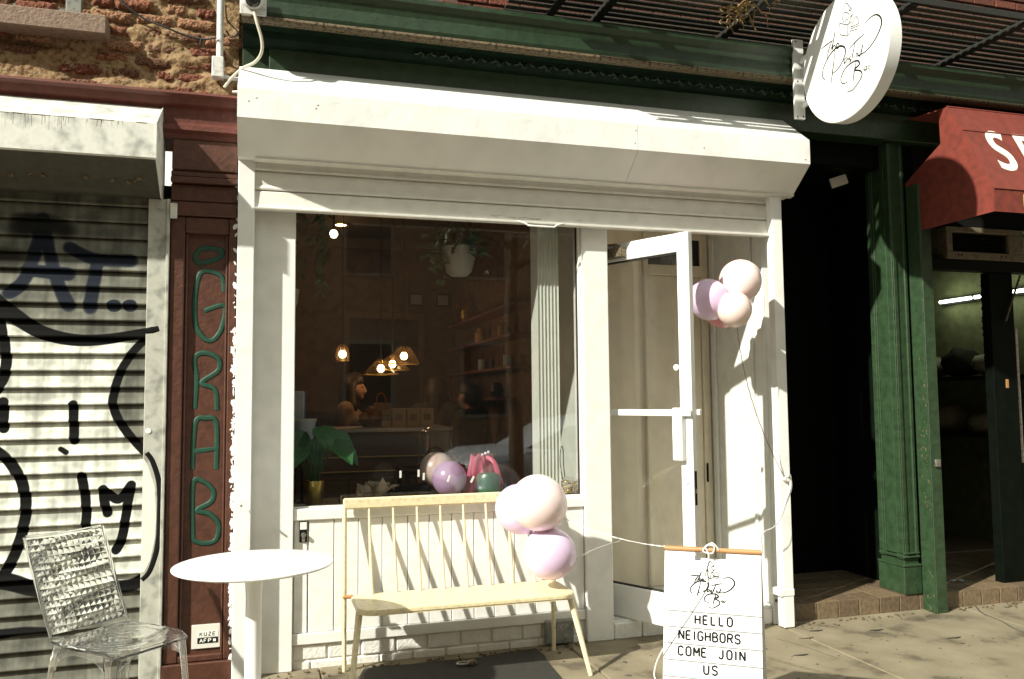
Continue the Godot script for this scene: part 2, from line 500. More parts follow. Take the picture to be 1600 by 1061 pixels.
# ---------------------------------------------------------------- ground
func ground() -> void:
	var st := B()
	bb(st, Vector3(-80, -0.4, 4.2), Vector3(80, -0.13, 60), 0.0)
	structure("road", st, M.asphalt)
	st = B()
	bb(st, Vector3(-80, -0.4, 3.98), Vector3(80, -0.004, 4.2), 0.02)
	structure("kerb", st, M.kerb)
	st = B()
	bb(st, Vector3(-80, -0.4, -1.0), Vector3(80, -0.012, 3.98), 0.0)
	var walk := structure("sidewalk", st, M.joint_dirt)
	var xs := []
	for k in range(-5, 9): xs.append(1.785 + 1.47 * k)
	var zs := [-0.06, 1.42, 2.72, 3.975]
	for i in xs.size() - 1:
		for j in zs.size() - 1:
			var s := B()
			var lift := rng.randf_range(-0.0015, 0.0015)
			bx(s, Vector3((xs[i] + xs[i + 1]) * 0.5, -0.06 + lift, (zs[j] + zs[j + 1]) * 0.5), Vector3(1.463, 0.12, zs[j + 1] - zs[j] - 0.007), 0.006)
			part("slab", s, M.concrete, walk)
	# a dark tar patch let into the walk before the bench
	st = B()
	var poly := PackedVector2Array([Vector2(0.55, 0.085), Vector2(0.68, 0.07), Vector2(0.8, 0.09), Vector2(0.95, 0.078), Vector2(1.2, 0.092), Vector2(1.32, 0.06), Vector2(1.42, 0.036), Vector2(1.58, 0.028), Vector2(1.585, 0.16), Vector2(1.562, 0.32), Vector2(1.545, 0.56), Vector2(1.5, 0.9), Vector2(1.44, 1.25), Vector2(1.0, 1.32), Vector2(0.62, 1.26), Vector2(0.5, 0.85), Vector2(0.47, 0.5), Vector2(0.5, 0.25)])
	prism(st, poly, 0.006, Transform3D(Basis(Vector3(1, 0, 0), Vector3(0, 0, 1), Vector3(0, -1, 0)), Vector3(0, 0.006, 0)))
	structure("tar_patch", st, M.tar)
	# crack across the right-hand flag
	st = B()
	tube(st, smooth_line([Vector3(4.86, 0.0015, 0.04), Vector3(4.74, 0.0015, 0.22), Vector3(4.70, 0.0015, 0.4), Vector3(4.61, 0.0015, 0.62), Vector3(4.6, 0.0015, 0.9)]), 0.006, 6, Vector3.UP, 0.25)
	tube(st, smooth_line([Vector3(3.06, 0.0015, 0.3), Vector3(3.12, 0.0015, 0.48), Vector3(3.16, 0.0015, 0.75)]), 0.003, 6, Vector3.UP, 0.3)
	part("crack", st, M.gum, walk)
	# gum spots, crumbs and flecks too small to count
	st = B()
	for k in 240:
		var p := Vector3(rng.randf_range(1.6, 5.6), 0.001, rng.randf_range(0.03, 2.0))
		var r := rng.randf_range(0.003, 0.010) if k % 9 else rng.randf_range(0.014, 0.024)
		lathe(st, [r, 0.0, r * 0.8, 0.0022, 0.0, 0.003], 7, Transform3D(Basis(Vector3.UP, rng.randf() * TAU).scaled_local(Vector3(1, 1, rng.randf_range(0.4, 1.0))), p))
	single("gum_spots", st, M.gum, "dark gum spots and crumbs trodden into the concrete walk", "dirt", Vector3.ZERO, "", "stuff")
	st = B()
	for k in 190:
		var x := rng.randf_range(-1.4, 1.9) if k % 3 else rng.randf_range(3.2, 5.4)
		var z := absf(rng.randfn(0.0, 0.05)) + (0.03 if x < 2.0 else 0.06)
		bx(st, Vector3(x, 0.006, z), Vector3(rng.randf_range(0.006, 0.03), rng.randf_range(0.003, 0.012), rng.randf_range(0.006, 0.016)), 0.002, Basis(Vector3.UP, rng.randf() * TAU))
	single("wall_foot_debris", st, M.litter_brown, "brown crumbs and dry litter along the foot of the walls", "litter", Vector3.ZERO, "", "stuff")

# ---------------------------------------------------------------- the white shop front
func shopfront() -> void:
	var W: Material = M.white_paint
	var t := thing("white_storefront", "white painted shop front with a big window over board panels", "storefront", Vector3(1.0, 0, 0))
	var st := B()
	bb(st, Vector3(-0.15, 0.0, -0.22), Vector3(0.165, 3.38, 0.0), 0.004)
	part("pilaster", st, W, t)
	st = B()
	bb(st, Vector3(1.922, 0.0, -0.16), Vector3(2.10, 2.95, 0.004), 0.006)
	part("door_post", st, W, t)
	st = B()
	bb(st, Vector3(0.165, 2.70, -0.20), Vector3(3.42, 3.38, -0.03), 0.003)
	part("lintel", st, W, t)
	# panel wall under the window
	st = B()
	bb(st, Vector3(0.165, 0.0, -0.2), Vector3(1.922, 0.86, -0.052), 0.0)
	part("backing_wall", st, M.weather, t)
	st = B()
	bb(st, Vector3(0.166, 0.822, -0.10), Vector3(1.921, 0.888, -0.012), 0.006)
	part("window_sill", st, W, t)
	st = B()
	bb(st, Vector3(0.166, 0.135, -0.06), Vector3(1.921, 0.196, -0.016), 0.004)
	part("bottom_rail", st, W, t)
	var bxs := [0.17, 0.246, 0.392, 0.530, 0.667, 0.815, 0.943, 1.078, 1.214, 1.34, 1.47, 1.60, 1.73, 1.919]
	for i in bxs.size() - 1:
		st = B()
		var z := -0.028 + rng.randf_range(-0.0015, 0.0015)
		bb(st, Vector3(bxs[i] + (0.006 if i == 1 else 0.0018), 0.198, z - 0.02), Vector3(bxs[i + 1] - 0.0018, 0.820, z), 0.003)
		part("board", st, M.white_board, t)
	# painted brick course at the foot
	var x := 0.168
	for row in 2:
		x = 0.168 - (0.09 if row == 0 else 0.0)
		var y0: float = [-0.03, 0.046][row]
		var y1: float = [0.041, 0.133][row]
		while x < 1.9:
			var w := 0.186 + rng.randf_range(-0.004, 0.004)
			var a := maxf(x, 0.168)
			var b := minf(x + w, 1.64 if x < 1.64 and row == 1 else 1.915)
			if b - a > 0.03:
				st = B()
				var z := -0.03 + rng.randf_range(-0.004, 0.004)
				bb(st, Vector3(a, y0 + rng.randf_range(-0.003, 0.003), z - 0.05), Vector3(b, y1, z), 0.008)
				part("brick", st, M.white_brick, t)
			x = b + 0.007 if b >= x + w - 0.001 else b + 0.005
	st = B()
	bb(st, Vector3(0.166, -0.05, -0.1), Vector3(1.921, 0.134, -0.040), 0.0)
	part("mortar_bed", st, M.white_brick, t)
	# the window: frame, pane, dark seal
	st = B()
	bb(st, Vector3(1.908, 0.888, -0.075), Vector3(1.9215, 2.7, -0.018), 0.003)
	bb(st, Vector3(0.1655, 0.8885, -0.075), Vector3(1.908, 0.898, -0.045), 0.002)
	part("window_frame", st, M.weather, t)
	st = B()
	bb(st, Vector3(1.900, 0.898, -0.066), Vector3(1.9075, 2.7, -0.050), 0.001)
	bb(st, Vector3(0.1665, 0.8985, -0.066), Vector3(1.8995, 0.9025, -0.052), 0.001)
	part("seal", st, M.black_cable, t)
	st = B()
	fan(st, [Vector3(0.166, 0.898, -0.058), Vector3(1.905, 0.898, -0.058), Vector3(1.905, 2.702, -0.058), Vector3(0.166, 2.702, -0.058)])
	part("window_pane", st, M.shop_glass, t)
	st = B()
	fan(st, [Vector3(0.166, 0.898, -0.070), Vector3(1.905, 0.898, -0.070), Vector3(1.905, 2.702, -0.070), Vector3(0.166, 2.702, -0.070)])
	part("added_reflection_pane", st, M.shop_glass, t)  # second pane added behind the first to strengthen the mirrored street
	# key switch in the first board
	st = B()
	bb(st, Vector3(0.2, 0.700, -0.030), Vector3(0.242, 0.818, -0.0225), 0.002)
	var key := part("key_switch_plate", st, M.ink, t)
	st = B()
	lathe(st, [0.0, 0.0, 0.014, 0.0, 0.014, 0.012, 0.011, 0.02, 0.0, 0.021], 14, Transform3D(Basis(Vector3.RIGHT, PI / 2), Vector3(0.222, 0.742, -0.0225)))
	bb(st, Vector3(0.2145, 0.703, -0.0224), Vector3(0.2305, 0.728, -0.0165), 0.003)
	part("knob", st, M.steel, key)
	st = B()
	bb(st, Vector3(0.2035, 0.772, -0.0224), Vector3(0.2395, 0.813, -0.0195), 0.002)
	part("cover_plate", st, M.white_board, key)
	st = B()
	lathe(st, [0.0, 0.0, 0.007, 0.0, 0.006, 0.02, 0.0, 0.022], 10, Transform3D(Basis(Vector3.RIGHT, PI / 2), Vector3(-0.112, 0.935, 0.102)))
	part("screw", st, M.steel, t)
	# fluted white column standing just inside the pane
	var fc := thing("fluted_column", "white fluted column inside the right end of the shop window", "column", Vector3(1.735, 0.862, -0.2))
	st = B()
	var fl := PackedVector2Array()
	for k in 49:
		var u := k / 48.0
		fl.append(Vector2(lerpf(1.668, 1.808, u), -0.125 - 0.007 * absf(sin(u * PI * 6.0))))
	fl.append_array([Vector2(1.808, -0.27), Vector2(1.668, -0.27)])
	prism(st, fl, 1.84, Transform3D(Basis(Vector3(1, 0, 0), Vector3(0, 0, 1), Vector3(0, -1, 0)), Vector3(0, 2.70, 0)))
	part("shaft", st, M.inner_white, fc)
	# the vestibule behind the open door
	st = B()
	bb(st, Vector3(2.04, 0.0, -1.30), Vector3(2.095, 2.96, -0.161), 0.002)
	part("vestibule_left_wall", st, M.inner_white, t)
	for k in 3:   # moulding strips on the shop side of that wall
		st = B()
		bb(st, Vector3(2.022 - 0.003 * k, 0.86, -1.27 + 0.10 * k), Vector3(2.0405, 2.9, -1.21 + 0.10 * k), 0.006)
		part("moulding", st, M.inner_white, t)
	st = B()
	bb(st, Vector3(3.27, 0.0, -0.80), Vector3(3.41, 2.96, -0.03), 0.002)
	part("vestibule_right_wall", st, W, t)
	for q in [[-0.745, -0.715, 0.012], [-0.70, -0.675, 0.02], [-0.205, -0.175, 0.02], [-0.12, -0.03, 0.018]]:
		st = B()
		bb(st, Vector3(3.27 - q[2], 0.12, q[0]), Vector3(3.2705, 2.7, q[1]), 0.005)
		part("moulding", st, W, t)
	st = B()
	bb(st, Vector3(3.235, 0.0, -0.035), Vector3(3.272, 0.235, 0.012), 0.004)
	part("base_block", st, W, t)
	st = B()
	lathe(st, [0.0, 0.0, 0.010, 0.0, 0.010, 0.004, 0.0, 0.005], 10, Transform3D(Basis(Vector3.RIGHT, PI / 2), Vector3(3.254, 0.155, 0.0125)))
	part("bolt", st, M.lock_body, t)
	st = B()
	bb(st, Vector3(2.096, 2.78, -0.80), Vector3(3.27, 2.86, -0.20), 0.002)
	part("vestibule_ceiling", st, M.beige_panel, t)
	st = B()
	bb(st, Vector3(2.10, -0.02, -0.80), Vector3(3.235, 0.112, -0.012), 0.004)
	part("threshold", st, M.white_brick, t)
	var a := 2.103
	while a < 3.2:
		st = B()
		bb(st, Vector3(a, 0.0, -0.03), Vector3(minf(a + 0.186, 3.233), 0.100, 0.004), 0.007)
		part("brick", st, M.white_brick, t)
		a += 0.193
	st = B()
	bb(st, Vector3(2.096, 0.112, -0.86), Vector3(3.27, 2.78, -0.80), 0.0)
	part("vestibule_back_wall", st, M.beige_panel, t)
	# panelled street door in the back wall with a transom over it
	st = B()
	bb(st, Vector3(2.725, 0.114, -0.80), Vector3(2.76, 2.75, -0.765), 0.006)
	bb(st, Vector3(3.2, 0.114, -0.80), Vector3(3.262, 2.75, -0.765), 0.006)
	bb(st, Vector3(2.76, 2.42, -0.80), Vector3(3.2, 2.50, -0.765), 0.006)
	bb(st, Vector3(2.76, 2.70, -0.80), Vector3(3.2, 2.75, -0.765), 0.006)
	part("door_casing", st, M.beige_panel, t)
	st = B()
	bb(st, Vector3(2.762, 2.502, -0.80), Vector3(3.198, 2.698, -0.785), 0.0)
	part("transom_pane", st, M.car_glass, t)
	st = B()
	bb(st, Vector3(2.762, 0.116, -0.80), Vector3(3.197, 2.416, -0.785), 0.003)
	var d := part("inner_door", st, M.beige_panel, t)
	for q in [[3.04, 3.13]]:
		for r in [[0.25, 0.85], [1.0, 2.28]]:
			st = B()
			bb(st, Vector3(q[0], r[0], -0.786), Vector3(q[1], r[1], -0.772), 0.010)
			part("panel", st, M.beige_panel, d)
	st = B()
	bb(st, Vector3(3.205, 0.86, -0.766), Vector3(3.22, 1.0, -0.755), 0.002)
	part("latch", st, M.ink, t)

# ---------------------------------------------------------------- the raised white shutter
func white_shutter() -> void:
	var t := thing("roller_shutter", "raised white roller shutter and its long angular housing over the window", "shutter", Vector3(1.6, 0, 0.1))
	var st := B()
	prism_x(st, [0.02, 3.385, 0.05, 3.392, 0.332, 3.168, 0.332, 3.007, 0.135, 2.848, 0.02, 2.842], -0.155, 2.17)
	prism_x(st, [0.02, 3.385, 0.05, 3.391, 0.331, 3.167, 0.331, 3.0075, 0.135, 2.849, 0.02, 2.843], 2.1725, 3.40)
	var h := part("housing", st, M.white_metal, t)
	st = B()
	prism_x(st, [0.10, 2.846, 0.142, 2.853, 0.146, 2.842, 0.10, 2.834], -0.06, 3.402)
	part("lip", st, M.shutter_white, h)
	st = B()
	for k in [[0.25, 3.09], [0.26, 3.11], [2.15, 3.05], [2.155, 3.13], [2.62, 3.06], [-0.10, 3.10], [-0.06, 3.12], [3.36, 3.04]]:
		lathe(st, [0.0, 0.0, 0.006, 0.0, 0.005, 0.003, 0.0, 0.004], 8, Transform3D(Basis(Vector3.RIGHT, PI / 2), Vector3(k[0], k[1], 0.3315)))
	part("rivet", st, M.shutter_white, h)
	st = B()   # scuffs and drips on the painted steel
	for k in 70:
		var x := rng.randf_range(-0.1, 3.3)
		var y := rng.randf_range(3.015, 3.15)
		stroke(st, [Vector3(x, y, 0.3322), Vector3(x + rng.randfn(0, 0.004), y - rng.randf_range(0.004, 0.03), 0.3322)], rng.randf_range(0.001, 0.0035), Vector3(0, 0, 1), 0.2, 0.0003)
	part("scuffs", st, M.conduit, h, "stuff")
	# curtain slats, lowest is the bottom bar
	var prof := [0.048, 0.0, 0.064, 0.004, 0.066, 0.012, 0.058, 0.03, 0.060, 0.07, 0.056, 0.098, 0.048, 0.1085, 0.036, 0.1085, 0.036, 0.0]
	for k in range(1, 3):
		st = B()
		prism_x(st, prof, -0.068, 3.268)
		piece("slat", mesh_of(st), M.shutter_white, t, Transform3D(Basis(), Vector3(0, 2.575 + 0.1115 * k, 0)))
	st = B()
	prism_x(st, [0.034, 2.572, 0.092, 2.572, 0.094, 2.580, 0.070, 2.586, 0.068, 2.60, 0.064, 2.674, 0.052, 2.684, 0.034, 2.684], -0.072, 3.272)
	var bar := part("bottom_bar", st, M.shutter_white, t)
	st = B()
	tube(st, [Vector3(1.47, 2.582, 0.09), Vector3(1.51, 2.57, 0.10), Vector3(1.535, 2.553, 0.11), Vector3(1.70, 2.55, 0.11), Vector3(1.725, 2.567, 0.10), Vector3(1.77, 2.581, 0.09)], 0.006, 7)
	part("pull_handle", st, M.white_metal, bar)
	st = B()
	for k in 14:
		var x := rng.randf_range(1.3, 1.95)
		stroke(st, [Vector3(x, 2.596 + rng.randf() * 0.02, 0.0688), Vector3(x + rng.randf_range(0.02, 0.09), 2.595 + rng.randf() * 0.02, 0.0688)], rng.randf_range(0.002, 0.005), Vector3(0, 0, 1), 0.3)
	part("scratch", st, M.grime_streak, bar, "stuff")
	for q in [[-0.152, -0.062], [3.238, 3.315]]:
		st = B()
		bb(st, Vector3(q[0], 0.005, 0.03 if q[0] < 0 else 0.055), Vector3(q[1], 2.846, 0.08 if q[0] < 0 else 0.125), 0.004)
		part("guide_rail", st, M.white_metal, t)
	st = B()
	bb(st, Vector3(3.215, 0.205, 0.02), Vector3(3.318, 0.25, 0.129), 0.004)
	part("guide_bracket", st, M.white_metal, t)
	st = B()   # pale spills of old white paint over the edge of the red pilaster
	for k in 240:
		var y := rng.randf_range(0.0, 2.9)
		if y > 1.9 and k % 3: y = rng.randf_range(0.3, 1.8)
		lathe(st, [0.0, 0.0, rng.randf_range(0.003, 0.010), 0.0, 0.002, 0.0012, 0.0, 0.0014], 7, Transform3D(Basis(Vector3(0, 0, 1), rng.randfn(0, 0.4)) * Basis(Vector3.RIGHT, PI / 2).scaled_local(Vector3(rng.randf_range(0.5, 1.6), 1, rng.randf_range(0.8, 3.0))), Vector3(-0.156 - absf(rng.randfn(0, 0.006)), y, 0.0305)))
	single("paint_spill", st, M.paint_chip, "ragged white paint spilled on the right edge of the red pilaster", "paint", Vector3.ZERO, "", "stuff")

# ---------------------------------------------------------------- the open glass door
func glass_door() -> void:
	var dir := Vector2(0.36, 0.70)
	var w := dir.length()
	var t := thing("glass_door", "white framed glass shop door standing open to the street", "door", Vector3(2.10, 0, -0.28), "", true, atan2(-dir.y, dir.x))
	# own axes: x from hinge to free edge, z is the street face turned to the left
	var th := 0.0225
	var st := B()
	bb(st, Vector3(0, 0.115, -th), Vector3(0.075, 2.50, th), 0.004)
	part("hinge_stile", st, M.white_metal, t)
	st = B()
	bb(st, Vector3(w - 0.085, 0.115, -th), Vector3(w, 2.50, th), 0.004)
	var fs := part("lock_stile", st, M.white_metal, t)
	st = B()
	bb(st, Vector3(w - 0.001, 0.86, -0.011), Vector3(w + 0.002, 1.06, 0.011), 0.0005)
	part("lock_plate", st, M.ink, fs)
	st = B()
	bb(st, Vector3(w - 0.002, 0.93, -0.006), Vector3(w + 0.004, 0.955, 0.006), 0.001)
	part("latch_bolt", st, M.steel, fs)
	st = B()
	lathe(st, [0.0, 0.0, 0.019, 0.0, 0.019, 0.006, 0.013, 0.009, 0.0, 0.009], 16, Transform3D(Basis(Vector3.RIGHT, PI / 2), Vector3(w - 0.115, 1.68, 0.004)))
	part("round_sticker", st, M.white_tape, fs)
	st = B()
	lathe(st, [0.0, 0.0, 0.012, 0.0, 0.012, 0.008, 0.0, 0.009], 14, Transform3D(Basis(Vector3.RIGHT, PI / 2), Vector3(w - 0.045, 0.995, th)))
	part("lock_cylinder", st, M.white_metal, fs)
	st = B()
	bb(st, Vector3(0.075, 2.385, -th + 0.001), Vector3(w - 0.085, 2.499, th - 0.001), 0.003)
	part("top_rail", st, M.white_metal, t)
	st = B()
	bb(st, Vector3(0.075, 0.116, -th + 0.001), Vector3(w - 0.085, 0.315, th - 0.001), 0.003)
	part("bottom_rail", st, M.white_metal, t)
	st = B()
	bb(st, Vector3(0.076, 2.374, -0.010), Vector3(w - 0.086, 2.386, 0.010), 0.001)
	bb(st, Vector3(0.076, 0.315, -0.010), Vector3(w - 0.086, 0.325, 0.010), 0.001)
	part("gasket", st, M.black_cable, t)
	st = B()
	fan(st, [Vector3(0.07, 0.31, 0), Vector3(w - 0.08, 0.31, 0), Vector3(w - 0.08, 2.39, 0), Vector3(0.07, 2.39, 0)])
	part("glass", st, M.door_glass, t)
	st = B()
	bb(st, Vector3(0.02, 1.385, th + 0.010), Vector3(w + 0.006, 1.425, th + 0.028), 0.004)
	bb(st, Vector3(w - 0.05, 1.39, -th - 0.03), Vector3(w + 0.02, 1.425, -th - 0.005), 0.004)
	var bar := part("push_bar", st, M.white_metal, t)
	st = B()
	bb(st, Vector3(w - 0.115, 1.12, th + 0.002), Vector3(w - 0.045, 1.435, th + 0.045), 0.006)
	part("pull_handle", st, M.white_metal, bar)
	st = B()
	bb(st, Vector3(0.16, 2.40, th), Vector3(0.32, 2.465, th + 0.05), 0.006)
	lathe(st, [0.0, 0.0, 0.018, 0.0, 0.018, 0.02, 0.0, 0.02], 12, Transform3D(Basis(), Vector3(0.26, 2.465, th + 0.025)))
	var cl := part("door_closer", st, M.lock_body, t)
	st = B()
	tube(st, [Vector3(0.26, 2.488, th + 0.025), Vector3(0.06, 2.488, th + 0.10), Vector3(0.02, 2.488, th + 0.02)], 0.008, 6)
	part("closer_arm", st, M.lock_body, cl)

# ---------------------------------------------------------------- the green iron cornice
func cornice() -> void:
	var t := thing("green_cornice", "dark green painted iron cornice running above the shop front", "cornice", Vector3(3.0, 3.3, 0.1))
	var st := B()
	bb(st, Vector3(0.005, 3.33, -0.1), Vector3(9.0, 3.518, 0.05), 0.004)
	part("lower_fascia", st, M.green_paint, t)
	st = B()
	bb(st, Vector3(-0.14, 3.40, -0.1), Vector3(0.005, 3.62, 0.012), 0.003)
	part("end_plate", st, M.green_paint, t)
	st = B()
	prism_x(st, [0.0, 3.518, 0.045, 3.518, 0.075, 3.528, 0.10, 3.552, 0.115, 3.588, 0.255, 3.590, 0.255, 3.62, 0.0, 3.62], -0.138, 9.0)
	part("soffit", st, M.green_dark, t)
	st = B()
	prism_x(st, [0.20, 3.582, 0.262, 3.582, 0.270, 3.590, 0.266, 3.602, 0.255, 3.61, 0.20, 3.61], -0.141, 9.0)
	part("drip_edge", st, M.green_worn, t)
	st = B()
	prism_x(st, [0.0, 3.612, 0.256, 3.612, 0.262, 3.63, 0.258, 3.70, 0.268, 3.745, 0.292, 3.772, 0.292, 3.80, 0.0, 3.83, -0.17, 3.85, -0.17, 3.62, 0.0, 3.615], -0.14, 9.0)
	part("upper_fascia", st, M.green_paint, t)
	# scrolled leaf ornament in the cove
	var leaf := B()
	for s in [-1.0, 1.0]:
		var pts := []
		var rr := []
		for k in 12:
			var a := k * 0.55
			var r := 0.036 - 0.0026 * k
			pts.append(Vector3(s * (0.042 - cos(a) * r), sin(a) * r * 0.6 - 0.004, 0.004 * k))
			rr.append(0.010 - 0.0005 * k)
		tube(leaf, pts, rr, 5)
	for k in 5:
		var a := (k - 2) * 0.5
		tube(leaf, [Vector3(0, -0.02, 0.01), Vector3(sin(a) * 0.02, 0.005, 0.025), Vector3(sin(a) * 0.045, 0.018 * cos(a), 0.018)], [0.004, 0.007, 0.002], 5)
	var lm := mesh_of(leaf)
	for k in 26:
		piece("scroll_ornament", lm, M.green_paint, t, Transform3D(Basis(Vector3.RIGHT, -0.5), Vector3(0.9 + 0.155 * k, 3.545, 0.088)))
	# brick wall over the cornice, behind the fire escape
	var w := thing("red_brick_wall", "red brick wall above the green cornice behind the fire escape", "wall", Vector3(3.5, 3.8, -0.05))
	st = B()
	bb(st, Vector3(-0.14, 3.3, -0.5), Vector3(9.0, 5.6, -0.172), 0.0)
	part("mortar_face", st, M.mortar_grey, w)
	var bm := []
	for k in 3:
		var s := B()
		bx(s, Vector3.ZERO, Vector3(0.198 + 0.004 * k, 0.060, 0.05), 0.005)
		bm.append(mesh_of(s))
	for r in 12:
		for c in 25:
			piece("brick", bm[rng.randi() % 3], M["red_brick%d" % (rng.randi() % 3)], w, Transform3D(Basis(), Vector3(1.15 + 0.214 * c + (0.107 if r % 2 else 0.0), 3.86 + 0.074 * r, -0.178 + rng.randf_range(-0.004, 0.003))))
	# fire escape floor seen from below
	var f := thing("fire_escape", "rusty iron fire escape floor of flat slats over the cornice", "fire escape", Vector3(3.5, 4.0, -0.1))
	var sl := B()
	bx(sl, Vector3.ZERO, Vector3(1.0, 0.012, 0.043), 0.003)
	var slm := mesh_of(sl)
	var cuts := [1.45, 2.07, 3.02, 3.95, 4.88, 5.9, 6.9]
	for k in 13:
		for c in cuts.size() - 1:
			var x0: float = cuts[c] + (0.03 if c else 0.0)
			var x1: float = cuts[c + 1] - 0.03
			piece("slat", slm, M.slat_worn if (k + c) % 3 else M.rusty_iron, f, Transform3D(Basis().scaled(Vector3(x1 - x0, 1, 1)), Vector3((x0 + x1) * 0.5, 4.008 + rng.randf_range(-0.003, 0.003), -0.13 + 0.067 * k)))
	for x in [1.75, 2.07, 3.02, 3.95, 4.88, 5.9]:
		st = B()
		bb(st, Vector3(x - 0.028, 3.975, -0.15), Vector3(x + 0.028, 3.990, 0.70), 0.003)
		bb(st, Vector3(x - 0.006, 3.990, -0.15), Vector3(x + 0.006, 4.04, 0.70), 0.002)
		part("cross_bar", st, M.rusty_iron, f)
	st = B()
	bb(st, Vector3(1.4, 3.985, 0.701), Vector3(6.9, 4.03, 0.712), 0.003)
	part("edge_beam", st, M.rusty_iron, f)
	# a wad of dry weeds caught in the slats
	st = B()
	for k in 38:
		var p := Vector3(rng.randfn(2.93, 0.06), 3.985, rng.randfn(0.36, 0.11))
		var q := p + Vector3(rng.randfn(0, 0.06), -rng.randf_range(0.0, 0.10), rng.randfn(0, 0.05))
		tube(st, smooth_line([p, (p + q) * 0.5 + Vector3(rng.randfn(0, 0.03), 0.02, rng.randfn(0, 0.03)), q], 3), [0.005, 0.006, 0.006, 0.005, 0.004, 0.003, 0.002], 4)
	single("dry_weeds", st, M.dry_leaf, "tangle of dry yellow weeds caught in the fire escape slats", "weeds", Vector3.ZERO, "", "stuff")

# ---------------------------------------------------------------- left: old brick, red pilaster, grey shutter
func rough_brick(seed_: int, w: float) -> ArrayMesh:
	var r := RandomNumberGenerator.new()
	r.seed = seed_
	var n := FastNoiseLite.new()
	n.seed = seed_
	n.frequency = 14.0
	var st := B()
	st.set_smooth_group(0)
	var nx := 12; var ny := 5
	var h := 0.062
	var p := []
	for j in ny + 1:
		for i in nx + 1:
			var u := float(i) / nx; var v := float(j) / ny
			var edge := minf(minf(u, 1 - u) * w, minf(v, 1 - v) * h)
			var z := -0.020 + 0.020 * smoothstep(0.0, 0.013, edge) + n.get_noise_2d(u * w * 3, v * h * 3) * 0.012
			p.append(Vector3((u - 0.5) * w + n.get_noise_2d(v * 2, u * 9) * 0.006, (v - 0.5) * h + n.get_noise_2d(u * 1.2, 40.0 + v) * 0.012, z))
	for j in ny:
		for i in nx:
			var a := j * (nx + 1) + i
			fan(st, [p[a], p[a + 1], p[a + nx + 2], p[a + nx + 1]])
	return mesh_of(st)

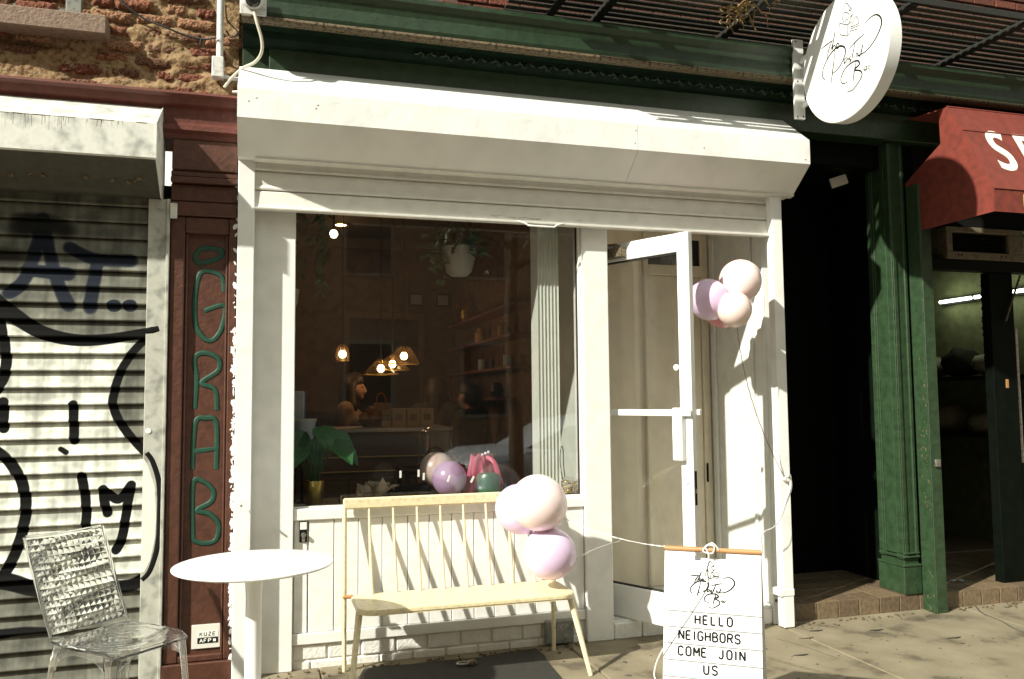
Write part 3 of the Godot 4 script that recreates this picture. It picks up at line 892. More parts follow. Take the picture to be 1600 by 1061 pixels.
func left_bay() -> void:
	# weathered brick with smeared mortar
	var w := thing("old_brick_wall", "weathered brick wall smeared with tan mortar above the red cornice", "wall", Vector3(-0.9, 3.2, -0.05))
	var n := FastNoiseLite.new()
	n.seed = 5
	n.frequency = 2.6
	n.fractal_octaves = 5
	var st := B()
	st.set_smooth_group(0)
	var c := 0.0125
	var nx := int(2.3 / c); var ny := int(1.1 / c)
	var pt := PackedVector3Array()
	for j in ny + 1:
		for i in nx + 1:
			var x := -2.45 + i * c; var y := 3.17 + j * c
			var smear := n.get_noise_2d(x * 0.8, y * 1.5) + (0.20 if y < 3.42 else 0.0) - clampf((y - 3.42) * 0.9, 0, 0.30)
			pt.append(Vector3(x, y, -0.0165 + clampf(smear * 0.062, -0.014, 0.020) + n.get_noise_2d(x * 7, y * 9) * 0.006))
	for j in ny:
		for i in nx:
			var a := j * (nx + 1) + i
			fan(st, [pt[a], pt[a + 1], pt[a + nx + 2], pt[a + nx + 1]])
	part("mortar_face", st, M.mortar, w)
	st = B()
	bb(st, Vector3(-6.0, 3.0, -0.4), Vector3(-0.141, 5.6, -0.06), 0.0)
	part("wall_core", st, M.mortar, w)
	var bm := []
	for k in 6: bm.append(rough_brick(40 + k, [0.2, 0.205, 0.19, 0.21, 0.1, 0.2][k]))
	for r in 13:
		var x := -2.3 + (0.0 if r % 2 else 0.11)
		while x < -0.24:
			var k := rng.randi() % 6
			piece("brick", bm[k], M["brick%d" % (rng.randi() % 4)], w, Transform3D(Basis(Vector3(0, 0, 1), rng.randfn(0, 0.02)), Vector3(x, 3.235 + 0.079 * r + rng.randfn(0, 0.003), rng.randf_range(-0.014, 0.006))))
			x += 0.158 if k == 4 else 0.219
	# stone window sill and the window foot above it
	st = B()
	bb(st, Vector3(-2.3, 3.470, -0.1), Vector3(-0.835, 3.575, 0.115), 0.006)
	var sill := single("stone_window_sill", st, M.stone_sill, "brown stone window sill jutting from the old brick wall", "window sill")
	var wn := thing("upper_window", "foot of an upstairs window with grey frame above stone sill", "window", Vector3(-1.6, 3.575, -0.03))
	st = B()
	bb(st, Vector3(-1.06, 3.576, -0.08), Vector3(-0.98, 4.6, -0.004), 0.005)
	bb(st, Vector3(-2.2, 3.576, -0.08), Vector3(-1.06, 3.64, -0.012), 0.005)
	part("frame", st, M.meter_grey, wn)
	st = B()
	bb(st, Vector3(-2.2, 3.64, -0.06), Vector3(-1.06, 4.6, -0.045), 0.0)
	part("pane", st, M.car_glass, wn)
	st = B()
	tube(st, smooth_line([Vector3(-0.95, 3.60, 0.03), Vector3(-0.90, 3.59, 0.04), Vector3(-0.875, 3.60, 0.03)]), 0.012, 6)
	part("hook", st, M.steel, wn)
	# red sheet-metal cornice over the left bay
	var t := thing("red_cornice", "brick red painted cornice over the left bay and pilaster", "cornice", Vector3(-1.0, 3.0, 0.05))
	st = B()
	prism_x(st, [-0.1, 3.225, 0.0, 3.222, 0.135, 3.188, 0.145, 3.172, 0.118, 3.160, 0.104, 3.128, 0.075, 3.118, 0.07, 3.035, 0.078, 3.022, 0.092, 3.014, 0.092, 2.988, 0.06, 2.975, 0.05, 2.95, -0.1, 2.95], -6.0, -0.156)
	part("crown_moulding", st, M.red_cornice, t)
	st = B()
	bb(st, Vector3(-0.50, 2.775, -0.1), Vector3(-0.1565, 2.949, 0.052), 0.006)
	part("frieze_block", st, M.red_paint, t)
	var p := thing("red_pilaster", "brick red pilaster with green graffiti letters beside the white front", "pilaster", Vector3(-0.33, 0, 0))
	st = B()
	bb(st, Vector3(-0.503, -0.02, -0.25), Vector3(-0.155, 2.95, -0.004), 0.003)
	part("shaft", st, M.red_paint, p)
	for q in [[-0.502, -0.428, 0.11, 2.52, 0.03], [-0.198, -0.156, 0.11, 2.52, 0.03], [-0.427, -0.199, 2.43, 2.52, 0.03], [-0.427, -0.199, 0.11, 0.145, 0.03], [-0.506, -0.154, -0.02, 0.108, 0.045], [-0.504, -0.156, 2.523, 2.60, 0.046], [-0.504, -0.156, 2.603, 2.70, 0.034], [-0.504, -0.156, 2.703, 2.735, 0.07], [-0.504, -0.156, 2.738, 2.773, 0.045]]:
		st = B()
		bb(st, Vector3(q[0], q[2], -0.02), Vector3(q[1], q[3], q[4]), 0.006)
		part("moulding", st, M.red_paint, p)
	for q in [[-0.427, -0.412], [-0.214, -0.199]]:
		st = B()
		bb(st, Vector3(q[0], 0.146, -0.02), Vector3(q[1], 2.429, 0.016), 0.006)
		part("inner_bead", st, M.red_paint, p)
	st = B()
	var zp := Transform3D(Basis(), Vector3(0, 0, -0.003))
	for l in [[-383, 2301, -347, 2348, -247, 2346, -259, 2298, -359, 2269, -383, 2301], [-223, 2110, -238, 2192, -295, 2222, -351, 2209, -376, 2095, -373, 1932, -326, 1848, -276, 1842, -233, 1910, -222, 2031, -328, 2000], [-369, 1460, -361, 1617, -373, 1735, -324, 1767, -251, 1736, -250, 1669, -335, 1602, -265, 1564, -253, 1451], [-376, 1132, -364, 1380, -309, 1407, -255, 1378, -252, 1128], [-371, 1228, -253, 1239], [-366, 748, -371, 1049, -316, 1061, -266, 1011, -275, 952, -346, 908, -281, 884, -234, 823, -249, 742, -311, 728, -366, 748]]:
		stroke(st, mm(l, zp, 0.001, 4.0), 0.030, Vector3(0, 0, 1), 0.9, 0.0016, 6)
	part("painted_letters", st, M.green_scrawl, p)
	st = B()
	bb(st, Vector3(-0.36, 0.172, 0.0), Vector3(-0.215, 0.298, 0.006), 0.001)
	var pl := part("sticker_plate", st, M.weather, p)
	st = B()
	bb(st, Vector3(-0.33, 0.232, 0.0065), Vector3(-0.225, 0.262, 0.0074), 0.0)
	part("white_label", st, M.white_tape, pl)
	st = B()
	bb(st, Vector3(-0.33, 0.198, 0.0065), Vector3(-0.225, 0.228, 0.0074), 0.0)
	part("black_label", st, M.ink, pl)
	st = B()
	var x := -0.318
	for ch in "KUZE":
		letter(st, ch, x, 0.238, 0.018, 0.004, Transform3D(Basis(), Vector3(0, 0, 0.0076)))
		x += 0.022
	part("label_text", st, M.ink, pl)
	st = B()
	x = -0.318
	for ch in "AFP":
		letter(st, ch, x, 0.204, 0.018, 0.0042, Transform3D(Basis(), Vector3(0, 0, 0.0076)))
		x += 0.022
	bb(st, Vector3(-0.25, 0.205, 0.0075), Vector3(-0.236, 0.220, 0.008), 0.0)
	part("label_text", st, M.white_tape, pl)
	# grey graffitied shutter
	var s := thing("roller_shutter", "closed grey roller shutter sprayed with black and blue graffiti", "shutter", Vector3(-1.5, 0, 0))
	st = B()
	prism_x(st, [-0.05, 3.12, 0.05, 3.118, 0.33, 2.935, 0.33, 2.755, 0.318, 2.748, -0.05, 2.748], -4.0, -0.552)
	var h := part("housing", st, M.box_white, s)
	st = B()
	prism_x(st, [-0.05, 3.128, 0.05, 3.126, 0.337, 2.941, 0.337, 2.750, 0.085, 2.604, -0.05, 2.604], -0.5515, -0.546)
	part("end_cap", st, M.box_white, h)
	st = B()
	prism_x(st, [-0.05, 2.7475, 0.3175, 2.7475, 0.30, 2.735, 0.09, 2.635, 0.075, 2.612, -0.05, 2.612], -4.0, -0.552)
	part("dark_underside", st, M.box_dark, h)  # sloping underside, coloured much darker than the rest of the housing
	st = B()   # rust drips from the fold
	for k in 60:
		var xx := rng.randf_range(-1.6, -0.68)
		var l := rng.randf_range(0.008, 0.06) * (1.3 if xx < -0.9 else 0.7)
		stroke(st, [Vector3(xx, 2.934, 0.3305), Vector3(xx + rng.randfn(0, 0.002), 2.934 - l, 0.3305)], rng.randf_range(0.002, 0.008), Vector3(0, 0, 1), 0.2, 0.0005)
	for k in 24:
		var xx := rng.randf_range(-1.6, -0.62)
		stroke(st, [Vector3(xx, 2.933, 0.3305), Vector3(xx + rng.randf_range(0.02, 0.07), 2.933, 0.3305)], rng.randf_range(0.006, 0.016), Vector3(0, 0, 1), 0.3, 0.0005)
	part("rust_drips", st, M.grime_streak, h, "stuff")
	st = B()
	for q in [[-0.66, 0.165], [-0.70, 0.155], [-0.78, 0.16], [-0.90, 0.17], [-0.645, 0.185], [-1.16, 0.17], [-1.25, 0.155], [-1.1, 0.165]]:
		st = B()
		lathe(st, [0.0, 0.0, 0.018, 0.0, 0.014, 0.010, 0.0, 0.014], 9, Transform3D(Basis(Vector3.RIGHT, PI - 0.45), Vector3(q[0], 2.633 + (q[1] - 0.085) * 0.476, q[1])))
		part("bolt", st, M.lock_body, h)
	var gm := StandardMaterial3D.new()
	gm.resource_name = "graffiti_slat"
	gm.albedo_texture = graffiti()
	gm.roughness = 0.6
	gm.metallic_specular = 0.2
	M.graffiti = gm
	var prof := [0.004, 0.0, 0.020, 0.001, 0.024, 0.006, 0.021, 0.012, 0.013, 0.022, 0.009, 0.042, 0.004, 0.066, -0.004, 0.087, -0.012, 0.0895]
	for k in 30:
		st = B()
		st.set_smooth_group(0)
		var y0 := 0.0895 * k - 0.035
		for i in prof.size() / 2 - 1:
			var a := Vector2(prof[2 * i], prof[2 * i + 1]); var b := Vector2(prof[2 * i + 2], prof[2 * i + 3])
			var q := [Vector3(-4.0, y0 + a.y, a.x), Vector3(-0.605, y0 + a.y, a.x), Vector3(-0.605, y0 + b.y, b.x), Vector3(-4.0, y0 + b.y, b.x)]
			for m in [0, 2, 1, 0, 3, 2]:
				st.set_uv(Vector2((q[m].x + 1.75) / 1.25, 1.0 - q[m].y / 2.7))
				st.add_vertex(q[m])
		part("slat", st, gm, s)
	st = B()
	bb(st, Vector3(-4.0, -0.05, -0.10), Vector3(-0.505, 2.7, -0.03), 0.0)
	part("back_sheet", st, M.black_paint, s)
	st = B()
	for q in [[Vector3(-0.617, 0.0, -0.03), Vector3(-0.523, 2.61, 0.028)], [Vector3(-0.523, 0.0, -0.03), Vector3(-0.506, 2.61, 0.045)]]:
		st.set_smooth_group(-1)
		bb(st, q[0], q[1], 0.003)
	part("guide_rail", st, M.rail_grey, s)
	st = B()   # the black outline and pale fill run on over the rail
	stroke(st, [Vector3(-0.62, 1.882, 0.0285), Vector3(-0.585, 1.888, 0.0285), Vector3(-0.552, 1.897, 0.0285)], 0.036, Vector3(0, 0, 1), 0.8, 0.001)
	part("graffiti_line", st, M.ink, s)
	st = B()
	stroke(st, mm([-600, 1228, -571, 1185, -540, 1090, -530, 1000, -528, 900, -530, 790, -545, 690, -575, 600, -610, 560], Transform3D(Basis(), Vector3(0, 0, 0.0285))), 0.030, Vector3(0, 0, 1), 0.8, 0.001)
	part("graffiti_line", st, M.ink, s)
	st = B()
	prism(st, PackedVector2Array([Vector2(-0.614, 1.20), Vector2(-0.592, 1.16), Vector2(-0.556, 1.05), Vector2(-0.546, 0.9), Vector2(-0.548, 0.78), Vector2(-0.57, 0.66), Vector2(-0.6, 0.6), Vector2(-0.614, 0.6)]), 0.0005, Transform3D(Basis(), Vector3(0, 0, 0.0283)))
	part("graffiti_fill", st, M.paint_chip, s)
	st = B()
	lathe(st, [0.0, 0.0, 0.014, 0.0, 0.014, 0.003, 0.004, 0.004, 0.0, 0.003], 16, Transform3D(Basis(Vector3.RIGHT, PI / 2), Vector3(-0.594, 1.345, 0.0285)))
	part("round_sticker", st, M.white_tape, s)
	st = B()
	bb(st, Vector3(-0.504, 2.50, 0.045), Vector3(-0.468, 2.585, 0.062), 0.003)
	part("bracket", st, M.box_white, s)

func graffiti() -> ImageTexture:
	var W := 600
	var H := 1296
	var k := W / 1.25   # pixels to a metre
	var im := Image.create(W, H, false, Image.FORMAT_RGB8)
	var n := FastNoiseLite.new()
	n.seed = 9
	n.frequency = 0.012
	n.fractal_octaves = 5
	var base := Color(0.39, 0.39, 0.36)
	var fill := PackedVector2Array()
	var fl := [-1560, 2120, -1433, 2027, -1314, 1930, -1134, 1849, -983, 1818, -829, 1819, -657, 1838, -718, 1734, -762, 1597, -759, 1461, -693, 1324, -603, 1213, -553, 1082, -546, 744, -584, 595, -677, 552, -1274, 600, -1400, 612, -1560, 640]
	for i in range(0, fl.size(), 2): fill.append(Vector2((fl[i] * 0.001 + 1.75) * k, (2.7 - fl[i + 1] * 0.001) * k))
	for y in H:
		var cross := []
		for i in fill.size():
			var a := fill[i]; var b := fill[(i + 1) % fill.size()]
			if (a.y <= y) != (b.y <= y): cross.append(a.x + (y - a.y) / (b.y - a.y) * (b.x - a.x))
		cross.sort()
		for x in W:
			var inside := false
			for q in cross:
				if q < x: inside = not inside
			var d := n.get_noise_2d(x, y)
			var st := n.get_noise_2d(x * 3.0, y * 0.2 + 300.0)
			var v := 1.0 + d * 0.35 + st * 0.20
			var col := (Color(0.77, 0.775, 0.74) if inside else base)
			im.set_pixel(x, y, Color(clampf(col.r * v, 0, 0.93), clampf(col.g * v, 0, 0.93), clampf(col.b * v * 0.99, 0, 0.92)))
	var spray := func(l: Array, w0: float, w1: float, col: Color, soft := 1.5, strength := 1.0) -> void:
		var p0 := mm(l, Transform3D())
		if p0.size() == 2: p0.insert(1, (p0[0] + p0[1]) * 0.5)
		var p := smooth_line(p0, 20)
		for i in p.size():
			var t := float(i) / (p.size() - 1)
			var c := Vector2((p[i].x + 1.75) * k, (2.7 - p[i].y) * k)
			var r := lerpf(w0, w1, t) * 0.5 * k
			for yy in range(maxi(0, int(c.y - r - soft)), mini(H, int(c.y + r + soft) + 1)):
				for xx in range(maxi(0, int(c.x - r - soft)), mini(W, int(c.x + r + soft) + 1)):
					var a := clampf((r + soft - Vector2(xx, yy).distance_to(c)) / (2.0 * soft), 0, 1) * strength
					if a > 0: im.set_pixel(xx, yy, im.get_pixel(xx, yy).lerp(col, a))
	var ink := Color(0.04, 0.04, 0.04)
	var blue := Color(0.11, 0.13, 0.17)
	for a in [[-1286, 2071, -1220, 2133, -1168, 2291, -1134, 2473], [-1134, 2473, -1102, 2307, -1052, 2128, -1000, 2014], [-1201, 2198, -1004, 2181], [-1008, 2329, -880, 2268, -698, 2265], [-867, 2252, -883, 2134, -898, 2003]]:
		spray.call(a, 0.055, 0.062, blue, 4.0, 0.62)
	spray.call([-787, 2019, -774, 2019], 0.05, 0.05, blue, 4.0, 0.6)
	spray.call([-708, 2021, -696, 2021], 0.05, 0.05, blue, 4.0, 0.6)
	spray.call([-1600, 2270, -1400, 2260, -1230, 2250], 0.14, 0.05, Color(0.14, 0.13, 0.11), 16.0, 0.22)
	spray.call([-1250, 2430, -1130, 2450, -1000, 2410], 0.10, 0.06, Color(0.12, 0.12, 0.11), 12.0, 0.22)
	spray.call([-1440, 2120, -1316, 2003, -1256, 1958, -1135, 1876, -983, 1834, -829, 1836, -657, 1869, -552, 1895], 0.09, 0.040, ink)
	spray.call([-562, 1888, -656, 1804, -732, 1683, -767, 1563, -772, 1478, -726, 1376, -655, 1283, -571, 1185, -530, 1068, -524, 911, -524, 766, -545, 676, -590, 562], 0.040, 0.044, ink)
	spray.call([-568, 601, -664, 535, -860, 535, -1098, 548, -1274, 600, -1500, 620], 0.05, 0.09, ink, 3.0)
	spray.call([-1420, 1330, -1293, 1239, -1233, 1169, -1189, 1079, -1171, 958, -1188, 826, -1228, 696, -1274, 613], 0.05, 0.05, ink)
	spray.call([-1330, 1960, -1313, 1894, -1292, 1794, -1284, 1695, -1304, 1606, -1360, 1520], 0.045, 0.05, ink)
	spray.call([-1292, 1507, -1288, 1430, -1285, 1370], 0.05, 0.045, ink)
	for a in [[-965, 1491, -955, 1303], [-917, 1115, -899, 1035, -888, 932, -889, 856], [-811, 1042, -804, 985, -787, 917], [-811, 1042, -736, 988, -675, 1060], [-675, 1060, -689, 969, -702, 866, -716, 777, -742, 722]]:
		spray.call(a, 0.044, 0.044, ink)
	spray.call([-1020, 1260, -990, 1240], 0.02, 0.02, ink, 2.0, 0.5)
	spray.call([-1300, 330, -1150, 340, -1000, 330], 0.05, 0.02, ink, 3.0, 0.8)
	return ImageTexture.create_from_image(im)

# ---------------------------------------------------------------- right: dark doorway, green pilaster, awning, lit store
func tiles(t: Node3D, x0: float, x1: float, z0: float, z1: float, top: float) -> void:
	var st := B()
	bb(st, Vector3(x0, -0.05, z0), Vector3(x1, top - 0.006, z1 - 0.010), 0.002)
	part("mortar_bed", st, M.grout, t)
	var n := int(round((x1 - x0) / 0.168))
	var w := (x1 - x0) / n
	var s := B()
	bx(s, Vector3.ZERO, Vector3(w - 0.007, top - 0.004, 0.014), 0.003)
	var riser := mesh_of(s)
	s = B()
	bx(s, Vector3.ZERO, Vector3(w - 0.006, 0.012, 0.160), 0.002)
	var flat := mesh_of(s)
	for i in n:
		var x := x0 + w * (i + 0.5)
		piece("riser_tile", riser, M.tile if rng.randi() % 3 else M.tile_dark, t, Transform3D(Basis(), Vector3(x, (top - 0.008) * 0.5, z1 - 0.007 + rng.randf_range(-0.001, 0.001))))
		var z := z1 - 0.081
		while z > z0:
			piece("floor_tile", flat, M.tile if rng.randi() % 3 else M.tile_dark, t, Transform3D(Basis(), Vector3(x, top - 0.006 + rng.randf_range(-0.0005, 0.0005), z)))
			z -= 0.166

func right_bay() -> void:
	var t := thing("tiled_step", "brown tiled step before the dark doorway", "step", Vector3(4.0, 0, -0.4))
	tiles(t, 3.412, 4.585, -0.86, 0.0, 0.112)
	t = thing("tiled_step", "brown tiled step of the lit store under the red awning", "step", Vector3(5.6, 0, -0.4))
	tiles(t, 4.60, 6.73, -1.2, 0.035, 0.112)
	t = thing("dark_doorway", "black painted doorway recess between white front and green pilaster", "doorway", Vector3(3.9, 0, -0.5))
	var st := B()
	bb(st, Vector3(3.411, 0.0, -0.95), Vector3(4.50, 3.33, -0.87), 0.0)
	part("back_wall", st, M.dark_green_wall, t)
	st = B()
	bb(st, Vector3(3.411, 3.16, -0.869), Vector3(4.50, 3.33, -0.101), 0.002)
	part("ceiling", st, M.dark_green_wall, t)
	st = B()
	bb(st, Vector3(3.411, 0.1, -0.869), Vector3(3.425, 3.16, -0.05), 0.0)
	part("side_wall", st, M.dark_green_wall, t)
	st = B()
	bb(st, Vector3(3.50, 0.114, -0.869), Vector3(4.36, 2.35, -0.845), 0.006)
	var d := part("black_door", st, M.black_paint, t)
	for q in [[3.58, 3.90], [3.96, 4.28]]:
		for r in [[0.3, 0.95], [1.1, 2.2]]:
			st = B()
			bb(st, Vector3(q[0], r[0], -0.846), Vector3(q[1], r[1], -0.836), 0.008)
			part("panel", st, M.black_paint, d)
	st = B()
	bx(st, Vector3(4.115, 3.105, -0.30), Vector3(0.15, 0.075, 0.02), 0.004, Basis(Vector3(0, 0, 1), 0.33))
	single("ceiling_plate", st, M.weather, "small pale plate high up in the black doorway recess", "plate", Vector3.ZERO)
	# green pilaster
	var p := thing("green_pilaster", "green panelled pilaster beside the black doorway", "pilaster", Vector3(4.37, 0.11, -0.1))
	st = B()
	bb(st, Vector3(4.312, 0.113, -0.24), Vector3(4.435, 3.33, -0.012), 0.003)
	part("shaft", st, M.green_column, p)
	st = B()
	bb(st, Vector3(4.435, 0.113, -0.95), Vector3(4.55, 3.33, -0.05), 0.003)
	part("inner_return", st, M.dark_green_wall, p)
	for q in [[4.30, -0.241, 4.3125, -0.195], [4.30, -0.055, 4.3125, -0.001], [4.303, -0.194, 4.3125, -0.176], [4.303, -0.074, 4.3125, -0.056]]:
		st = B()
		bb(st, Vector3(q[0], 0.35, q[1]), Vector3(q[2], 3.32, q[3]), 0.003)
		part("side_moulding", st, M.green_column, p)
	for q in [[4.3125, 4.345], [4.408, 4.4345]]:
		st = B()
		bb(st, Vector3(q[0], 0.35, -0.02), Vector3(q[1], 3.32, 0.0), 0.004)
		part("front_moulding", st, M.green_column, p)
	for q in [[4.288, 0.1125, 0.012, 0.30], [4.282, 0.30, 0.017, 0.318], [4.30, 0.385, 0.006, 0.397], [4.294, 0.36, 0.009, 0.372]]:
		st = B()
		bb(st, Vector3(q[0], q[1], -0.245), Vector3(4.436, q[3], q[2]), 0.004)
		part("plinth", st, M.green_column, p)
	# free-standing shutter rail, painted the same green
	var g2 := thing("green_shutter_rail", "green painted steel rail standing in front of green pilaster", "rail", Vector3(4.49, 0, 0.07))
	st = B()
	bb(st, Vector3(4.442, 0.0, 0.004), Vector3(4.535, 3.0, 0.132), 0.004)
	part("post", st, M.green_column, g2)
	st = B()
	bb(st, Vector3(4.4345, 0.0, 0.05), Vector3(4.4425, 3.0, 0.128), 0.002)
	part("flange", st, M.green_column, g2)
	st = B()
	for k in 60:
		var y := rng.randf_range(0.02, 0.3) if k % 4 == 0 else rng.randf_range(0.7, 1.25) if k % 4 < 3 else rng.randf_range(1.2, 2.0)
		lathe(st, [0.0, 0.0, rng.randf_range(0.003, 0.008), 0.0, 0.002, 0.0008, 0.0, 0.001], 6, Transform3D(Basis(Vector3(0, 0, 1), PI / 2).scaled_local(Vector3(rng.randf_range(0.6, 2.2), 1, 0.7)), Vector3(4.4343, y, rng.randf_range(0.055, 0.12))))
	part("chipped_paint", st, M.green_worn, g2, "stuff")
	st = B()
	bb(st, Vector3(4.47, 1.0, 0.132), Vector3(4.515, 1.05, 0.15), 0.004)
	part("lug", st, M.steel, g2)
	# red awning
	var a := thing("red_awning", "red fabric awning with bold white letters over the store", "awning", Vector3(5.6, 2.66, 0.3))
	st = B()
	prism_x(st, [0.0, 3.50, 0.41, 3.462, 0.53, 3.262, 0.755, 2.812, 0.755, 2.662, 0.749, 2.662, 0.749, 2.811, 0.525, 3.259, 0.406, 3.456, 0.0, 3.494], 4.456, 9.0)
	part("cover", st, M.awning_red, a)
	st = B()
	prism_x(st, [0.0, 2.662, 0.0, 3.03, 0.065, 3.07, 0.34, 3.225, 0.335, 3.461, 0.41, 3.461, 0.529, 3.261, 0.754, 2.811, 0.754, 2.663], 4.449, 4.4555)
	part("side_panel", st, M.awning_red, a)
	for e in [[0.41, 3.463], [0.531, 3.263], [0.756, 2.813]]:
		st = B()
		tube(st, [Vector3(4.45, e[1], e[0]), Vector3(9.0, e[1], e[0])], 0.006, 6)
		part("seam", st, M.awning_red, a)
	var font := SystemFont.new()
	font.font_names = PackedStringArray(["Droid Sans"])
	font.font_weight = 800
	var sl := Vector3(0, 0.45, -0.225).normalized()
	var bas := Basis(Vector3(1, 0, 0), sl, Vector3(1, 0, 0).cross(sl))
	var xx := 4.60
	for ch in "SE":
		var tm := TextMesh.new()
		tm.text = ch
		tm.font = font
		tm.font_size = 64
		tm.pixel_size = 0.0074
		tm.depth = 0.004
		tm.horizontal_alignment = HORIZONTAL_ALIGNMENT_LEFT
		tm.vertical_alignment = VERTICAL_ALIGNMENT_BOTTOM
		piece("letter", tm, M.awning_letter, a, Transform3D(bas * Basis().scaled(Vector3(0.76, 1.0, 1.0)), Vector3(xx, 2.80, 0.755) + sl * 0.065 + bas.z * 0.005))
		xx += 0.235
	st = B()
	letter(st, "L", 4.695, 2.70, 0.085, 0.018, Transform3D(Basis(), Vector3(0, 0, 0.756)))
	part("valance_letter", st, M.gold_letter, a)
	# air conditioner over the store door
	var ac := thing("air_conditioner", "dusty air conditioner box set over the store door", "air conditioner", Vector3(5.15, 2.5, -0.1))
	st = B()
	for q in [[4.80, 2.50, 5.52, 2.555], [4.80, 2.70, 5.52, 2.74], [4.80, 2.5555, 4.855, 2.6995], [5.38, 2.5555, 5.52, 2.6995]]:
		bb(st, Vector3(q[0], q[1], -0.30), Vector3(q[2], q[3], 0.0), 0.004)
	part("frame", st, M.ac_frame, ac)
	st = B()
	bb(st, Vector3(4.856, 2.556, -0.30), Vector3(5.379, 2.699, -0.05), 0.0)
	part("grille_back", st, M.ac_dark, ac)
	for k in 7:
		st = B()
		bb(st, Vector3(4.857, 2.562 + 0.0195 * k, -0.05), Vector3(5.378, 2.568 + 0.0195 * k, -0.02), 0.001)
		part("louvre", st, M.ac_dark, ac)
	for q in [4.90, 4.93, 5.30, 5.345]:
		st = B()
		lathe(st, [0.0, 0.0, 0.007, 0.0, 0.005, 0.004, 0.0, 0.004], 8, Transform3D(Basis(Vector3.RIGHT, PI / 2), Vector3(q, 2.528, 0.0005)))
		part("screw", st, M.ink, ac)
	# the store itself: a narrow room lit by tubes
	var s := thing("lit_store", "dim store interior with greenish walls under the red awning", "store", Vector3(5.7, 0, -3.0))
	st = B()
	bb(st, Vector3(6.74, 0.0, -6.1), Vector3(6.9, 3.3, 0.0), 0.0)
	part("right_wall", st, M.shop_green, s)
	st = B()
	bb(st, Vector3(4.435, 0.0, -6.1), Vector3(4.548, 3.3, -0.951), 0.0)
	part("left_wall", st, M.shop_green, s)
	st = B()
	bb(st, Vector3(4.435, 0.0, -6.2), Vector3(6.9, 3.3, -6.101), 0.0)
	part("back_wall", st, M.shop_green, s)
	st = B()
	bb(st, Vector3(4.549, 2.95, -6.1), Vector3(6.739, 3.3, -0.06), 0.0)
	part("ceiling", st, M.sack_dark, s)
	st = B()
	bb(st, Vector3(4.549, -0.1, -6.1), Vector3(6.739, 0.1, -1.201), 0.0)
	part("floor", st, M.tile_dark, s)
	st = B()
	bb(st, Vector3(4.552, 2.42, -0.12), Vector3(6.738, 2.499, -0.02), 0.003)
	part("door_head", st, M.ac_dark, s)
	st = B()
	bb(st, Vector3(4.552, 2.742, -0.12), Vector3(9.0, 3.33, -0.02), 0.003)
	part("transom_panel", st, M.ac_dark, s)
	st = B()
	bb(st, Vector3(5.235, 0.1, -0.14), Vector3(5.46, 2.419, -0.06), 0.004)
	for k in 26:
		bx(st, Vector3(5.232, 1.75 + 0.025 * k, -0.10), Vector3(rng.randf_range(0.012, 0.05), 0.02, 0.05), 0.003)
	var dp := part("door_frame", st, M.black_paint, s)
	st = B()
	bb(st, Vector3(5.49, 0.1, -0.12), Vector3(5.515, 2.0, -0.085), 0.003)
	part("edge_strip", st, M.steel, dp)
	st = B()
	bb(st, Vector3(5.345, 1.545, -0.06), Vector3(5.37, 1.61, -0.055), 0.001)
	part("small_tag", st, M.oak, dp)
	st = B()
	tube(st, [Vector3(5.36, 2.05, -0.045), Vector3(5.52, 2.40, -0.045)], 0.008, 6)
	part("closer_arm", st, M.lock_body, dp)
	st = B()
	bb(st, Vector3(5.46, 0.1, -0.12), Vector3(6.739, 0.98, -0.07), 0.003)
	part("counter_front", st, M.black_paint, s)
	for q in [[-2.05, -1.635], [-1.615, -1.19], [-1.17, -0.70]]:
		var tl := thing("tube_lamp", ["farthest of the three glowing white tube lamps in the store", "middle one of the three glowing white tube lamps in the store", "nearest of the three glowing white tube lamps, right of the black door frame"][[-2.05, -1.615, -1.17].find(q[0])], "lamp", Vector3(6.69, 2.45, q[0]), "tube lamps in the store")
		st = B()
		bb(st, Vector3(6.705, 2.41, q[0]), Vector3(6.739, 2.49, q[1]), 0.004)
		part("fitting", st, M.sack_dark, tl)
		st = B()
		tube(st, [Vector3(6.68, 2.45, q[0] + 0.012), Vector3(6.68, 2.45, q[1] - 0.012)], 0.017, 10)
		part("tube", st, M.tube_cool, tl)
		var l := OmniLight3D.new()
		l.name = "tube_light"
		tl.add_child(l, true)
		l.position = Vector3(-0.06, 0.0, (q[1] - q[0]) * 0.5)
		l.light_color = Color(0.95, 1.0, 0.80)
		l.light_energy = 0.045
		l.light_size = 0.2
		l.omni_range = 9.0
		l.omni_attenuation = 2.0
		l.shadow_enabled = true
	st = B()
	bb(st, Vector3(6.30, 1.64, -4.0), Vector3(6.739, 1.67, -0.5), 0.003)
	bb(st, Vector3(6.30, 1.10, -4.0), Vector3(6.739, 1.13, -0.5), 0.003)
	single("store_shelf", st, M.sack_dark, "dark shelf boards along the right wall of the lit store", "shelf")
	for k in 6:
		var z: float = [-1.25, -1.62, -2.0, -2.4, -1.35, -1.8][k]
		var y := 1.672 if k < 4 else 1.132
		st = B()
		var nn := FastNoiseLite.new()
		nn.seed = 30 + k
		nn.frequency = 3.0
		st.set_smooth_group(0)
		var rows := []
		for i in 9:
			var ring := []
			for j in 14:
				var a2 := TAU * j / 14
				var ph := PI * i / 8
				var v := Vector3(cos(a2) * sin(ph) * 0.19, -cos(ph) * (0.14 if k % 2 else 0.11), sin(a2) * sin(ph) * 0.17)
				v *= 1.0 + 0.35 * nn.get_noise_3dv(v * 3.0)
				ring.append(v)
			rows.append(ring)
		for i in 8:
			for j in 14:
				fan(st, [rows[i][j], rows[i + 1][j], rows[i + 1][(j + 1) % 14], rows[i][(j + 1) % 14]])
